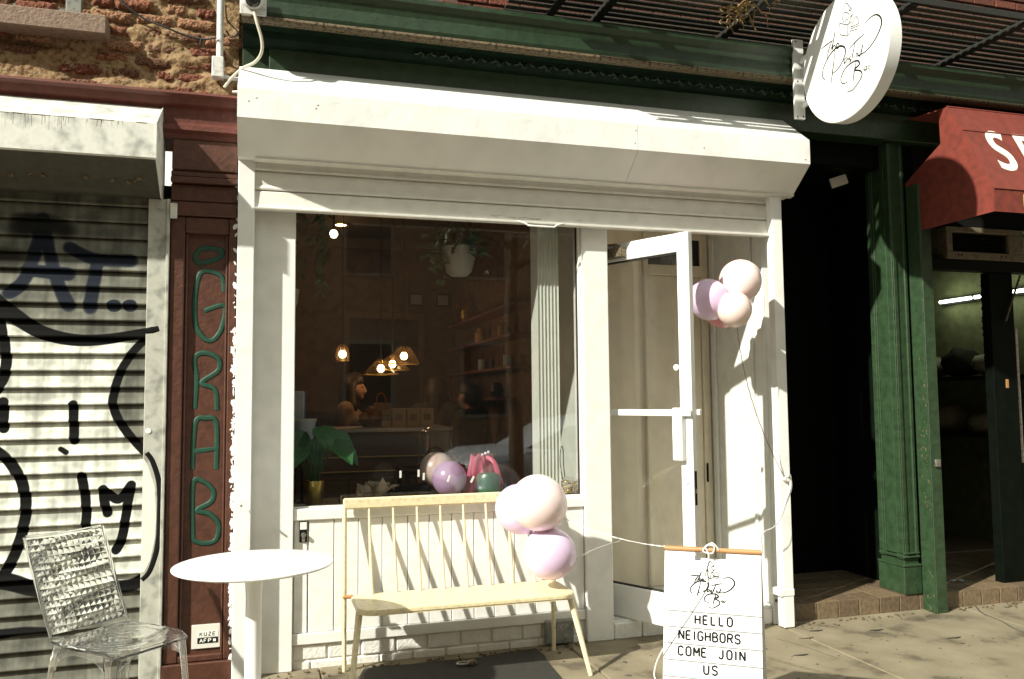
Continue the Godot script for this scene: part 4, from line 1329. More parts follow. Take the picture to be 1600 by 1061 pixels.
		single("sack", st, M.sack if k != 1 else M.sack_dark, ["plump pale sack nearest the door on the store shelf", "black bag between pale sacks on the store shelf", "pale slumped sack next to black bag on store shelf", "pale sack farthest back on the upper store shelf", "pale sack nearest the door on the lower store shelf", "pale sack farther back on the lower store shelf"][k], "sack", Vector3(6.5, y + (0.13 if k % 2 else 0.10), z), "sacks on the store shelves")

# ---------------------------------------------------------------- blade sign
func logo(st: SurfaceTool, xf: Transform3D, k: float, w: float, dx := 0.0, dy := 0.0) -> void:
	var thin := [[-19, 218, 54, 177, 48, 109, -17, 145, -19, 218], [54, 177, 91, 184], [21, 204, 7, 250, 36, 264, 69, 234, 56, 212, 28, 217], [60, 182, 100, 222, 73, 212], [20, 288, 45, 316, 72, 287, 93, 254, 70, 257, 82, 269], [81, 150, 99, 173, 129, 195, 153, 145], [81, 150, 153, 143], [77, 141, 152, 130], [74, 128, 146, 113], [51, 109, 80, 130]]
	var thick := [[-94, 138, -127, 99, -148, 50], [-199, 133, -143, 138, -88, 141], [-122, 73, -83, 129, -62, 188, -76, 150, -97, 87, -78, 103, -67, 90, -75, 61], [-62, 76, -32, 83, -43, 104, -58, 90, -45, 69, -11, 86], [-68, 67, -99, -50, -118, -124], [-174, -78, -197, -45, -181, 7, -117, 62, -44, 80, 13, 57, 22, 13, -15, -35, -64, -60, -100, -66], [38, -17, 11, -22, 13, -46, 43, -27, 44, -52], [72, -23, 54, -31, 70, -53, 50, -55], [115, 45, 86, -21, 78, -52], [52, 25, 126, 48, 194, 61], [111, -58, 122, -24, 137, -49, 153, -48, 176, 4, 159, -43, 142, -59], [120, -46, 197, -47, 273, -14, 328, 44, 331, 95, 292, 132, 239, 133, 201, 120], [114, -71, 93, -133, 79, -193], [35, -169, -11, -164, -26, -126, 17, -79, 86, -67, 130, -77, 139, -104, 96, -118, 148, -146, 157, -180, 111, -217, 65, -235, 26, -223], [186, -138, 175, -149, 196, -157, 202, -141, 186, -138], [215, -134, 224, -172], [206, -169, 257, -106]]
	for i in thin.size(): stroke(st, mm(thin[i], xf, k, dx, dy), w * 0.55, xf.basis.z, 1.0, 0.0006, 1 if i in [0, 1, 6, 7, 8, 9] else 5)
	for i in thick.size(): stroke(st, mm(thick[i], xf, k, dx, dy), w * (1.25 if i in [5, 11, 13] else 1.0), xf.basis.z, 0.5, 0.0008)

func blade_sign() -> void:
	var t := thing("round_blade_sign", "round white drum sign with handwritten bakery name on wall bracket", "sign", Vector3(3.40, 3.56, 0.30))
	var c := Vector3(3.36, 3.56, 0.733)
	var r := 0.393
	var st := B()
	lathe(st, [0.0, 0.0, r - 0.004, 0.0, r, 0.004, r, 0.086, r - 0.004, 0.09, 0.0, 0.09], 72, Transform3D(Basis(Vector3(0, 0, 1), Vector3(1, 0, 0), Vector3(0, 1, 0)), c))
	var drum := part("drum", st, M.sign_white, t)
	st = B()
	logo(st, Transform3D(Basis(Vector3(0, 0, 1), Vector3(0, 1, 0), Vector3(-1, 0, 0)), c - Vector3(0.0004, 0, 0)), 0.001, 0.0100)
	part("script_lettering", st, M.ink, drum)
	st = B()
	var wav := [3.318, 3.40, 3.47, 3.56, 3.65, 3.74, 3.855]
	for i in wav.size() - 1:
		var z0 := 0.296 + (0.0015 if i % 2 else 0.0)
		var z1 := 0.296 + (0.0 if i % 2 else 0.0015)
		var q := [Vector3(3.327, wav[i], z0), Vector3(3.40, wav[i], z0), Vector3(3.40, wav[i + 1], z1), Vector3(3.327, wav[i + 1], z1)]
		fan(st, q)
		fan(st, [q[1], q[1] - Vector3(0, 0, 0.02), q[2] - Vector3(0, 0, 0.02), q[2]])
		fan(st, [q[0] - Vector3(0, 0, 0.02), q[0], q[3], q[3] - Vector3(0, 0, 0.02)])
		fan(st, [q[1] - Vector3(0, 0, 0.02), q[0] - Vector3(0, 0, 0.02), q[3] - Vector3(0, 0, 0.02), q[2] - Vector3(0, 0, 0.02)])
	var br := part("bracket_plate", st, M.sign_white, t)
	st = B()
	for q in [[3.34, 3.33], [3.385, 3.335], [3.345, 3.84], [3.35, 3.57], [3.39, 3.575]]:
		lathe(st, [0.0, 0.0, 0.006, 0.0, 0.0, 0.004], 8, Transform3D(Basis(Vector3.RIGHT, PI / 2), Vector3(q[0], q[1], 0.298)))
	part("screw", st, M.ink, br)
	for y in [3.735, 3.435]:
		st = B()
		var dz := sqrt(r * r - (y - 3.56) * (y - 3.56))
		tube(st, [Vector3(3.385, y - 0.03, 0.295), Vector3(3.40, y, c.z - dz + 0.01)], 0.02, 10)
		part("arm", st, M.sign_white, t)

# ---------------------------------------------------------------- bench
func bench() -> void:
	var t := thing("spindle_bench", "pale cream bench with spindle back in front of the window", "bench", Vector3(1.06, 0, 0.30))
	var st := B()
	var poly := PackedVector2Array()
	for q in [[0.54, 0.185, PI, 1.5 * PI, 0.07], [1.605, 0.185, 1.5 * PI, TAU, 0.07], [1.575, 0.415, 0.0, 0.5 * PI, 0.10], [0.57, 0.415, 0.5 * PI, PI, 0.10]]:
		for k in 8:
			var a: float = lerpf(q[2], q[3], k / 7.0)
			poly.append(Vector2(q[0] + cos(a) * q[4], q[1] + sin(a) * q[4]))
	var xf := Transform3D(Basis(Vector3(1, 0, 0), Vector3(0, 0, 1), Vector3(0, -1, 0)), Vector3(0, 0.419, 0))
	prism(st, poly, 0.014, xf)
	var under := Geometry2D.offset_polygon(poly, -0.004)[0]
	prism(st, under, 0.010, Transform3D(xf.basis, Vector3(0, 0.4045, 0)))
	var top := Geometry2D.offset_polygon(poly, -0.006)[0]
	prism(st, top, 0.003, Transform3D(xf.basis, Vector3(0, 0.4222, 0)))
	part("seat", st, M.bench_cream, t)
	st = B()
	bx(st, Vector3(1.055, 0.911, 0.028), Vector3(1.236, 0.062, 0.026), 0.008)
	part("top_rail", st, M.bench_cream, t)
	for k in 8:
		st = B()
		tube(st, [Vector3(0.584 + 0.138 * k, 0.885, 0.028), Vector3(0.585 + 0.137 * k, 0.65, 0.085), Vector3(0.587 + 0.136 * k, 0.415, 0.145)], [0.0075, 0.009, 0.010], 10)
		part("spindle", st, M.bench_cream, t)
	for q in [[0.446, 0.438, 0.442], [1.662, 1.668, 1.672]]:
		st = B()
		tube(st, [Vector3(q[0], 0.885, 0.030), Vector3(q[1], 0.42, 0.095), Vector3(q[2], 0.0, 0.090)], [0.012, 0.015, 0.011], 12)
		var l := part("leg", st, M.bench_cream, t)
		st = B()
		bx(st, Vector3(q[1] + (0.02 if q[0] < 1 else -0.02), 0.411, 0.115), Vector3(0.06, 0.016, 0.03), 0.004)
		part("bracket", st, M.oak, l)
	for q in [[0.49, 0.425, 0.41, 0.575], [1.648, 1.712, 0.43, 0.575]]:
		st = B()
		tube(st, [Vector3(q[0], 0.408, q[2]), Vector3(q[1], 0.0, q[3])], [0.019, 0.012], 12)
		part("leg", st, M.bench_cream, t)

# ---------------------------------------------------------------- table
func table() -> void:
	var t := thing("round_table", "white round pedestal cafe table beside the clear chair", "table", Vector3(-0.036, 0, 0.75))
	var o := Transform3D(Basis(), Vector3(-0.036, 0, 0.75))
	var st := B()
	lathe(st, [0.0, 0.712, 0.20, 0.712, 0.322, 0.722, 0.358, 0.732, 0.3625, 0.737, 0.362, 0.742, 0.356, 0.7445, 0.0, 0.7445], 72, o)
	part("top", st, M.table_white, t)
	st = B()
	lathe(st, [0.0, 0.03, 0.038, 0.03, 0.036, 0.60, 0.042, 0.69, 0.075, 0.708, 0.0, 0.713], 28, o)
	part("column", st, M.table_white, t)
	st = B()
	lathe(st, [0.0, 0.001, 0.235, 0.001, 0.24, 0.008, 0.225, 0.018, 0.06, 0.032, 0.0, 0.033], 48, o)
	part("base", st, M.table_white, t)

# ---------------------------------------------------------------- clear chair
func clear_chair() -> void:
	var t := thing("clear_chair", "clear plastic chair with faceted back by the grey shutter", "chair", Vector3(-0.61, 0, 0.69), "", true, atan2(0.70, 0.71))
	var P: Material = M.clear_plastic
	# seat: a dished sheet whose front edge rolls down
	var st := B()
	st.set_smooth_group(0)
	var n := 22
	var top := []
	var low := []
	for j in n + 1:
		for i in n + 1:
			var u := float(i) / n * 2 - 1
			var v := float(j) / n * 2 - 1
			var rr := Vector2(u, v * 1.1).length()
			var y := 0.445 - 0.016 * (1.0 - u * u) * (1.0 - clampf(v * v, 0, 1)) - 0.022 * pow(clampf(v - 0.72, 0, 1) / 0.28, 2) + 0.0013 * sin(rr * 26.0)
			var w := 0.202 - 0.012 * v * v
			top.append(Vector3(u * w, y, v * 0.215))
			low.append(Vector3(u * w, y - 0.010, v * 0.215))
	for j in n:
		for i in n:
			var a := j * (n + 1) + i
			fan(st, [top[a], top[a + n + 1], top[a + n + 2], top[a + 1]])
			fan(st, [low[a], low[a + 1], low[a + n + 2], low[a + n + 1]])
	st.set_smooth_group(-1)
	for i in n:
		fan(st, [low[i], top[i], top[i + 1], low[i + 1]])
		var b := n * (n + 1) + i
		fan(st, [low[b + 1], top[b + 1], top[b], low[b]])
		var c := i * (n + 1)
		fan(st, [low[c + n + 1], top[c + n + 1], top[c], low[c]])
		var d := c + n
		fan(st, [low[d], top[d], top[d + n + 1], low[d + n + 1]])
	part("seat", st, P, t)
	# back: smooth behind, pyramids in front
	st = B()
	var up := Vector3(0, 0.43, -0.205)
	var L := up.length()
	up = up.normalized()
	var nf := Vector3(0, -up.z, up.y).normalized()
	var org := Vector3(0, 0.452, -0.222)
	var nx := 13
	var ny := 15
	var curve := func(u: float, v: float) -> Vector3:
		var w := lerpf(0.192, 0.198, v)
		return org + Vector3(u * w, 0, 0) + up * (v * L) + nf * (-0.022 * (1.0 - u * u) + 0.012 * pow(1.0 - v, 3))
	for j in ny:
		for i in nx:
			var u0 := float(i) / nx * 1.88 - 0.94
			var u1 := float(i + 1) / nx * 1.88 - 0.94
			var v0 := 0.03 + float(j) / ny * 0.95
			var v1 := 0.03 + float(j + 1) / ny * 0.95
			var p := [curve.call(u0, v0), curve.call(u1, v0), curve.call(u1, v1), curve.call(u0, v1)]
			var m: Vector3 = (p[0] + p[1] + p[2] + p[3]) * 0.25 + nf * 0.0125
			for k in 4: fan(st, [p[k], p[(k + 1) % 4], m])
			fan(st, [p[1] - nf * 0.008, p[0] - nf * 0.008, p[3] - nf * 0.008, p[2] - nf * 0.008])
	for i in nx:
		for v in [0.03, 0.98]:
			var a: Vector3 = curve.call(float(i) / nx * 1.88 - 0.94, v); var b: Vector3 = curve.call(float(i + 1) / nx * 1.88 - 0.94, v)
			if v < 0.5: fan(st, [a - nf * 0.008, b - nf * 0.008, b, a])
			else: fan(st, [a, b, b - nf * 0.008, a - nf * 0.008])
	for j in ny:
		for u in [-0.94, 0.94]:
			var a: Vector3 = curve.call(u, 0.03 + float(j) / ny * 0.95); var b: Vector3 = curve.call(u, 0.03 + float(j + 1) / ny * 0.95)
			if u > 0: fan(st, [a, a - nf * 0.008, b - nf * 0.008, b])
			else: fan(st, [a - nf * 0.008, a, b, b - nf * 0.008])
	part("faceted_back", st, P, t)
	for s in [-1.0, 1.0]:
		st = B()
		var pts := []
		for k in 9: pts.append(curve.call(s * 0.965, k / 8.0) + Vector3(s * 0.006, 0, 0))
		tube(st, pts, 0.007, 8)
		part("back_edge", st, P, t)
	st = B()
	var pe := []
	for k in 9: pe.append(curve.call(lerpf(-0.965, 0.965, k / 8.0), 1.0) + up * 0.004)
	tube(st, pe, 0.006, 8)
	part("top_edge", st, P, t)
	# legs: tapered angle bars, splayed a little; aprons arched between them
	for sx in [-1.0, 1.0]:
		for sz in [-1.0, 1.0]:
			st = B()
			var a := Vector3(sx * 0.190, 0.428 if sz < 0 else 0.418, sz * 0.200)
			var b := Vector3(sx * 0.215, 0.0, sz * 0.225 - (0.05 if sz < 0 else 0.0))
			var wx := Vector3(-sx * 0.034, 0, 0)
			var wz := Vector3(0, 0, -sz * 0.034)
			for q in [[wx, Vector3(0, 0, -sz * 0.007)], [wz, Vector3(-sx * 0.007, 0, 0)]]:
				var ctr: Vector3 = (a + b) * 0.5 + (q[0] + q[1]) * 0.4
				var v := [a, a + q[0], a + q[0] + q[1], a + q[1], b, b + q[0] * 0.6, b + q[0] * 0.6 + q[1], b + q[1]]
				if q[0] == wz:
					for k in 8: v[k] = v[k] + Vector3(0, 0, -sz * 0.0075)
				for f in [[0, 1, 2, 3], [4, 5, 6, 7], [0, 1, 5, 4], [1, 2, 6, 5], [2, 3, 7, 6], [3, 0, 4, 7]]:
					out_face(st, [v[f[0]], v[f[1]], v[f[2]], v[f[3]]], ctr)
			part("leg", st, P, t)
	for q in [[true, 1.0], [true, -1.0], [false, 1.0], [false, -1.0]]:
		st = B()
		var poly := PackedVector2Array([Vector2(-0.154, 0.422), Vector2(0.154, 0.422)])
		for k in 11:
			var u := 1.0 - k / 5.0
			poly.append(Vector2(u * 0.154, 0.36 + 0.045 * (1.0 - pow(absf(u), 2.5))))
		if q[0]: prism(st, poly, 0.007, Transform3D(Basis(), Vector3(0, 0, q[1] * 0.197 - 0.0035)))
		else: prism(st, poly, 0.007, Transform3D(Basis(Vector3(0, 0, 1), Vector3(0, 1, 0), Vector3(-1, 0, 0)), Vector3(q[1] * 0.189 + 0.0035, 0, 0)))
		part("apron", st, P, t)

# ---------------------------------------------------------------- sandwich board
func sandwich_board() -> void:
	var t := thing("sandwich_board", "white A-frame letter board greeting the neighbours on the walk", "sign board", Vector3(1.94, 0, 1.499), "", true, atan2(-0.596, 0.803))
	var lean := Vector3(0, 0.80, -0.18).normalized()
	var fb := Basis(Vector3(1, 0, 0), lean, Vector3(1, 0, 0).cross(lean))
	var H := 0.822
	var fx := Transform3D(fb, Vector3(0, 0.0, 0.202))
	var st := B()
	prism(st, PackedVector2Array([Vector2(-0.21, 0), Vector2(0.21, 0), Vector2(0.21, H), Vector2(0.062, H), Vector2(0.062, H - 0.034), Vector2(-0.075, H - 0.034), Vector2(-0.075, H), Vector2(-0.21, H)]), 0.014, Transform3D(fb, fx.origin - fb.z * 0.014))
	var f := part("front_panel", st, M.plastic_white, t)
	var lb := Vector3(0, 0.80, 0.18).normalized()
	var bbs := Basis(Vector3(-1, 0, 0), lb, Vector3(-1, 0, 0).cross(lb))
	st = B()
	prism(st, PackedVector2Array([Vector2(-0.21, 0), Vector2(0.21, 0), Vector2(0.21, H), Vector2(0.075, H), Vector2(0.075, H - 0.034), Vector2(-0.062, H - 0.034), Vector2(-0.062, H), Vector2(-0.21, H)]), 0.014, Transform3D(bbs, Vector3(0, 0, -0.202) - bbs.z * 0.014))
	part("rear_panel", st, M.plastic_white, t)
	st = B()
	tube(st, [Vector3(-0.212, 0.812, 0), Vector3(0.212, 0.812, 0)], 0.011, 12)
	part("wooden_rod", st, M.oak, t)
	var m := H / 0.80
	var face := Transform3D(fb, fx.origin + fb.z * 0.0004)
	for y in [0.551, 0.485, 0.418, 0.351, 0.284, 0.217, 0.15, 0.083, 0.02]:
		st = B()
		bx(st, face * Vector3(0, y * m, 0.001), Vector3(0.418, 0.005, 0.005), 0.0015, fb)
		part("letter_rail", st, M.rail_line, f)
	st = B()
	logo(st, face, 0.00036, 0.0064, -65.0, 40.0 * 0 + (0.668 * m) / 0.00036 - 40.0)
	part("script_lettering", st, M.ink_thin, f)
	for row in [["HELLO", -0.072, 0.0345, 0.503], ["NEIGHBORS", -0.142, 0.0315, 0.437], ["COME", -0.144, 0.0335, 0.372], ["JOIN", 0.030, 0.0335, 0.372], ["US", -0.034, 0.036, 0.305]]:
		var x: float = row[1]
		for ch in row[0]:
			st = B()
			letter(st, ch, x - (0.2 * row[2] if ch == "I" else 0.0), row[3] * m, 0.036, 0.0082, face, 0.80)
			part("letter", st, M.ink, f)
			x += row[2] * (0.62 if ch == "I" else 1.0)
	st = B()
	var ox := 0.0
	tube(st, smooth_line([Vector3(-0.03, 0.826, 0.012), Vector3(-0.012, 0.79, 0.034), Vector3(-0.028, 0.74, 0.05), Vector3(-0.02, 0.68, 0.062), Vector3(-0.08, 0.58, 0.09), Vector3(-0.15, 0.48, 0.115), Vector3(-0.222, 0.37, 0.14), Vector3(-0.245, 0.30, 0.15), Vector3(-0.24, 0.27, 0.16)]), 0.0035, 6, Vector3(0.3, 0.2, 1).normalized(), 0.10)
	tube(st, smooth_line([Vector3(-0.05, 0.80, 0.0), Vector3(-0.02, 0.835, 0.01), Vector3(0.01, 0.83, 0.016), Vector3(0.0, 0.80, 0.016), Vector3(-0.04, 0.81, 0.018), Vector3(0.0, 0.845, 0.01), Vector3(0.03, 0.815, 0.012)]), 0.004, 6)
	single("curling_ribbon", st, M.silver_ribbon, "white ribbon tied to the board's wooden rod and trailing down", "ribbon").transform = t.transform

# ---------------------------------------------------------------- balloons and their strings
func balloon(label: String, m: Material, c: Vector3, r: float, tail: Vector3, group: String) -> void:
	var up := -tail.normalized()
	var sx := up.cross(Vector3(0.3, 0.1, 0.9)).normalized()
	var b := Basis(sx, up, sx.cross(up))
	var t := thing("balloon", label, "balloon", c + tail.normalized() * r * 1.12, group)
	var st := B()
	var prof := [0.0, -1.13]
	for k in 29:
		var a := lerpf(-1.52, PI / 2, k / 28.0)
		var y := sin(a)
		var rr := cos(a)
		if y < 0.0:
			rr *= 1.0 - 0.10 * y * y * y * y
			y *= 1.10
		prof.append_array([maxf(rr, 0.0) + (0.012 if k == 0 else 0.0), y])
	prof[prof.size() - 2] = 0.0
	for i in prof.size(): prof[i] *= r
	lathe(st, prof, 44, Transform3D(b, c))
	var sk := part("skin", st, m, t)
	st = B()
	lathe(st, [0.0, -1.14 * r, 0.055 * r, -1.15 * r, 0.075 * r, -1.13 * r, 0.03 * r, -1.10 * r, 0.02 * r, -1.04 * r, 0.0, -1.03 * r], 12, Transform3D(b, c))
	part("knot", st, m, sk)

func balloons() -> void:
	var gp := "balloons tied in front of the bench"
	balloon("largest blush white balloon in front of the bench rail", M.balloon_blush, Vector3(1.492, 0.912, 0.36), 0.158, Vector3(0.75, -0.45, 0.1), gp)
	balloon("lilac balloon mostly hidden behind the big blush one at the bench", M.balloon_lilac, Vector3(1.425, 0.865, 0.215), 0.140, Vector3(0.3, -0.8, 0.3), gp)
	balloon("lilac balloon hanging lowest over the bench seat", M.balloon_lilac, Vector3(1.560, 0.622, 0.345), 0.146, Vector3(0.95, -0.25, 0.1), gp)
	gp = "balloons floating by the door"
	balloon("topmost blush balloon of the cluster by the door", M.balloon_blush, Vector3(2.906, 2.240, 0.25), 0.133, Vector3(0.1, -1, 0.05), gp)
	balloon("small pearl white balloon lowest in the cluster by the door", M.balloon_pearl, Vector3(2.800, 2.046, 0.34), 0.108, Vector3(0.15, -1, 0.05), gp)
	balloon("lilac balloon half behind the open door's edge", M.balloon_lilac, Vector3(2.690, 2.118, 0.22), 0.128, Vector3(0.4, -0.9, 0.1), gp)
	balloon("rose pink balloon peeping out behind the others by the door", M.balloon_rose, Vector3(2.86, 2.10, 0.10), 0.142, Vector3(0.2, -1, 0.1), gp)
	gp = "balloons lying inside the window"
	balloon("dull cream balloon behind the glass of the shop window", M.balloon_cream, Vector3(1.085, 1.043, -0.50), 0.115, Vector3(0.1, -0.2, -1), gp)
	balloon("violet balloon behind the glass before the cream balloon", M.balloon_violet, Vector3(1.130, 1.0, -0.33), 0.110, Vector3(0.3, -0.5, -1), gp)
	var bs := thing("balloon_string", "twisted ribbon from the bench balloons to the letter board's rod", "ribbon", Vector3(1.622, 0.83, 0.378))
	var st := B()
	var a := Vector3(1.622, 0.83, 0.378)
	var bq := Vector3(1.93, 0.82, 1.49)
	var pts := []
	for k in 25:
		var u := k / 24.0
		pts.append(a.lerp(bq, u) + Vector3(0, -0.05 * 4 * u * (1 - u) + 0.004 * sin(u * 70), 0.004 * cos(u * 70)))
	tube(st, pts, 0.0022, 5)
	part("strand", st, M.silver_ribbon, bs)
	st = B()
	var pts2 := []
	for k in 25:
		var u := k / 24.0
		pts2.append(a.lerp(bq, u) + Vector3(0, -0.05 * 4 * u * (1 - u) - 0.004 * sin(u * 70), -0.004 * cos(u * 70)))
	tube(st, pts2, 0.0018, 5)
	part("strand", st, M.silver_ribbon, bs)
	st = B()
	tube(st, smooth_line([Vector3(1.715, 0.58, 0.36), Vector3(1.78, 0.66, 0.5), Vector3(1.80, 0.75, 0.8)]), 0.0012, 5)
	part("loose_end", st, M.silver_ribbon, bs)
	st = B()
	var p0 := Vector3(2.815, 1.925, 0.345)
	var p1 := Vector3(3.27, 0.962, 0.132)
	pts = []
	for k in 30:
		var u := k / 29.0
		pts.append(p0.lerp(p1, u) + Vector3(-0.06 * 4 * u * (1 - u), 0, 0.003 * sin(u * 80)))
	tube(st, pts, 0.0026, 5)
	single("balloon_string", st, M.lock_body, "dark twisted string from the door balloons down to the guide rail", "string")
	st = B()
	tube(st, smooth_line([Vector3(3.25, 0.955, 0.135), Vector3(3.275, 0.975, 0.15), Vector3(3.30, 0.965, 0.14), Vector3(3.28, 0.945, 0.145), Vector3(3.255, 0.962, 0.15), Vector3(3.30, 0.985, 0.14), Vector3(3.31, 0.95, 0.135)]), 0.007, 6)
	tube(st, smooth_line([Vector3(3.305, 0.965, 0.14), Vector3(3.295, 0.90, 0.155), Vector3(3.24, 0.80, 0.17), Vector3(3.19, 0.72, 0.19), Vector3(3.12, 0.665, 0.21), Vector3(3.05, 0.645, 0.22), Vector3(3.02, 0.60, 0.22), Vector3(3.03, 0.53, 0.22), Vector3(3.0, 0.47, 0.22)]), [0.010, 0.010, 0.011, 0.012, 0.012, 0.012, 0.012, 0.011, 0.010, 0.009, 0.007, 0.006, 0.005, 0.005, 0.005, 0.005, 0.005, 0.005, 0.005, 0.005, 0.005, 0.005, 0.005, 0.005, 0.005, 0.005, 0.005, 0.005, 0.005, 0.005, 0.005, 0.005, 0.005, 0.005, 0.005, 0.005, 0.005, 0.005, 0.005, 0.005, 0.005], 6, Vector3(0.2, 0.1, 1).normalized(), 0.2)
	single("curling_ribbon", st, M.silver_ribbon, "white ribbon knotted round the guide rail with a hanging tail", "ribbon")
	st = B()
	bx(st, Vector3(3.322, 0.925, 0.085), Vector3(0.03, 0.055, 0.05), 0.012)
	single("rail_clamp", st, M.conduit, "small pale clamp on the right guide rail below the ribbon knot", "clamp")

# ---------------------------------------------------------------- small things on the facade
func small_outside() -> void:
	var t := thing("dome_camera", "small dark dome camera on a white plate with grey cable", "camera", Vector3(-0.08, 3.60, 0.29))
	var st := B()
	bb(st, Vector3(-0.150, 3.585, 0.294), Vector3(-0.012, 3.72, 0.305), 0.004)
	part("base_plate", st, M.conduit, t)
	st = B()
	lathe(st, [0.055, 0.0, 0.055, 0.015, 0.045, 0.03, 0.0, 0.032], 24, Transform3D(Basis(Vector3.RIGHT, PI / 2), Vector3(-0.082, 3.668, 0.305)))
	part("ring", st, M.conduit, t)
	st = B()
	lathe(st, [0.040, 0.03, 0.038, 0.045, 0.027, 0.06, 0.012, 0.068, 0.0, 0.07], 20, Transform3D(Basis(Vector3.RIGHT, PI / 2), Vector3(-0.082, 3.655, 0.30)))
	part("dome", st, M.car_glass, t)
	st = B()
	tube(st, smooth_line([Vector3(-0.075, 3.60, 0.31), Vector3(-0.06, 3.54, 0.31), Vector3(-0.035, 3.46, 0.29), Vector3(-0.035, 3.40, 0.26), Vector3(-0.07, 3.365, 0.20), Vector3(-0.14, 3.36, 0.10), Vector3(-0.20, 3.31, 0.06), Vector3(-0.235, 3.26, 0.05)]), 0.0085, 8)
	part("cable", st, M.cable, t)
	t = thing("conduit_pipe", "white conduit pipe with a junction box on the brick wall", "pipe", Vector3(-0.28, 3.3, 0.03))
	st = B()
	tube(st, [Vector3(-0.262, 3.40, 0.045), Vector3(-0.262, 4.4, 0.045)], 0.019, 12)
	part("pipe", st, M.conduit, t)
	st = B()
	bb(st, Vector3(-0.302, 3.31, 0.015), Vector3(-0.238, 3.43, 0.075), 0.005)
	part("junction_box", st, M.conduit, t)
	st = B()
	tube(st, smooth_line([Vector3(-0.24, 3.325, 0.045), Vector3(-0.19, 3.318, 0.045), Vector3(-0.145, 3.32, 0.045)]), 0.012, 8)
	part("side_pipe", st, M.conduit, t)
	st = B()
	tube(st, smooth_line([Vector3(-0.83, 3.76, 0.03), Vector3(-0.76, 3.68, 0.035), Vector3(-0.66, 3.616, 0.03), Vector3(-0.56, 3.58, 0.04), Vector3(-0.45, 3.545, 0.035), Vector3(-0.36, 3.53, 0.04), Vector3(-0.28, 3.535, 0.07)]), 0.0055, 6)
	tube(st, smooth_line([Vector3(-0.36, 3.532, 0.04), Vector3(-0.365, 3.505, 0.03)]), 0.008, 6)
	single("black_wire", st, M.black_cable, "thin black wire drooping across the old brick wall", "wire")
	st = B()
	tube(st, smooth_line([Vector3(-0.235, 3.75, 0.03), Vector3(-0.225, 3.66, 0.035), Vector3(-0.17, 3.60, 0.03), Vector3(-0.2, 3.56, 0.04), Vector3(-0.23, 3.6, 0.03)]), 0.004, 6)
	single("black_wire", st, M.black_cable, "short curled black wire beside the white conduit pipe", "wire")
	st = B()
	tube(st, [Vector3(-0.19, 3.235, 0.06), Vector3(-0.14, 3.24, 0.07)], 0.008, 8)
	single("pipe_stub", st, M.conduit, "short white pipe stub at the left end of the white housing", "pipe")
	t = thing("meter_box", "grey water meter cover on the painted bricks behind the bench", "meter cover", Vector3(1.73, 0.0, 0.0))
	st = B()
	bb(st, Vector3(1.648, 0.012, -0.03), Vector3(1.83, 0.152, 0.012), 0.006)
	part("cover", st, M.meter_grey, t)
	st = B()
	var x := 1.725
	for ch in "DEP":
		letter(st, ch, x, 0.098, 0.026, 0.0035, Transform3D(Basis(), Vector3(0, 0, 0.0125)))
		x += 0.024
	for k in 4: bb(st, Vector3(1.765 + 0.008 * k, 0.058, 0.012), Vector3(1.770 + 0.008 * k, 0.064, 0.0130), 0.0)
	part("stamped_letters", st, M.meter_mark, t)
	t = thing("floor_padlock", "old steel padlock and hasp lying on the tar patch", "padlock", Vector3(1.10, 0, 0.2))
	st = B()
	bx(st, Vector3(1.138, 0.02, 0.215), Vector3(0.05, 0.028, 0.045), 0.008, Basis(Vector3.UP, 0.3))
	part("body", st, M.lock_body, t)
	st = B()
	tube(st, smooth_line([Vector3(1.12, 0.02, 0.20), Vector3(1.08, 0.022, 0.195), Vector3(1.055, 0.02, 0.205), Vector3(1.065, 0.018, 0.225), Vector3(1.115, 0.018, 0.228)]), 0.0065, 8)
	part("shackle", st, M.steel, t)
	st = B()
	tube(st, smooth_line([Vector3(1.075, 0.005, 0.165), Vector3(1.078, 0.035, 0.17), Vector3(1.085, 0.038, 0.19), Vector3(1.088, 0.006, 0.195)]), 0.006, 8)
	part("ground_loop", st, M.lock_body, t)
	st = B()
	bx(st, Vector3(4.93, 0.119, -0.22), Vector3(0.07, 0.01, 0.03), 0.004, Basis(Vector3.UP, 0.4))
	bx(st, Vector3(4.98, 0.120, -0.20), Vector3(0.04, 0.012, 0.04), 0.004, Basis(Vector3.UP, 1.0))
	single("crumpled_wrapper", st, M.grey_tin, "crumpled bluish wrapper on the tiled step of the store", "litter")
	for k in 5:
		var q: Vector3 = [Vector3(3.19, 0.004, 0.34), Vector3(3.72, 0.004, 0.33), Vector3(4.05, 0.004, 0.62), Vector3(3.35, 0.004, 0.22), Vector3(2.95, 0.004, 0.62)][k]
		st = B()
		tube(st, smooth_line([q, q + Vector3(0.05, 0.003, 0.015), q + Vector3(0.10, 0, 0.004)]), [0.003, 0.005, 0.006, 0.007, 0.008, 0.009, 0.008, 0.006, 0.005, 0.004, 0.003], 5, Vector3.UP, 0.3)
		single("fallen_twig", st, M.gum if k else M.bark, ["long brown twig on the walk before the tiled step", "dark speck of dry leaf below the tiled step", "dark curled leaf farthest out on the right walk", "short twig close to the foot of the guide rail", "dark scrap beside the right foot of the letter board"][k], "twig", Vector3.ZERO, "bits lying on the walk")

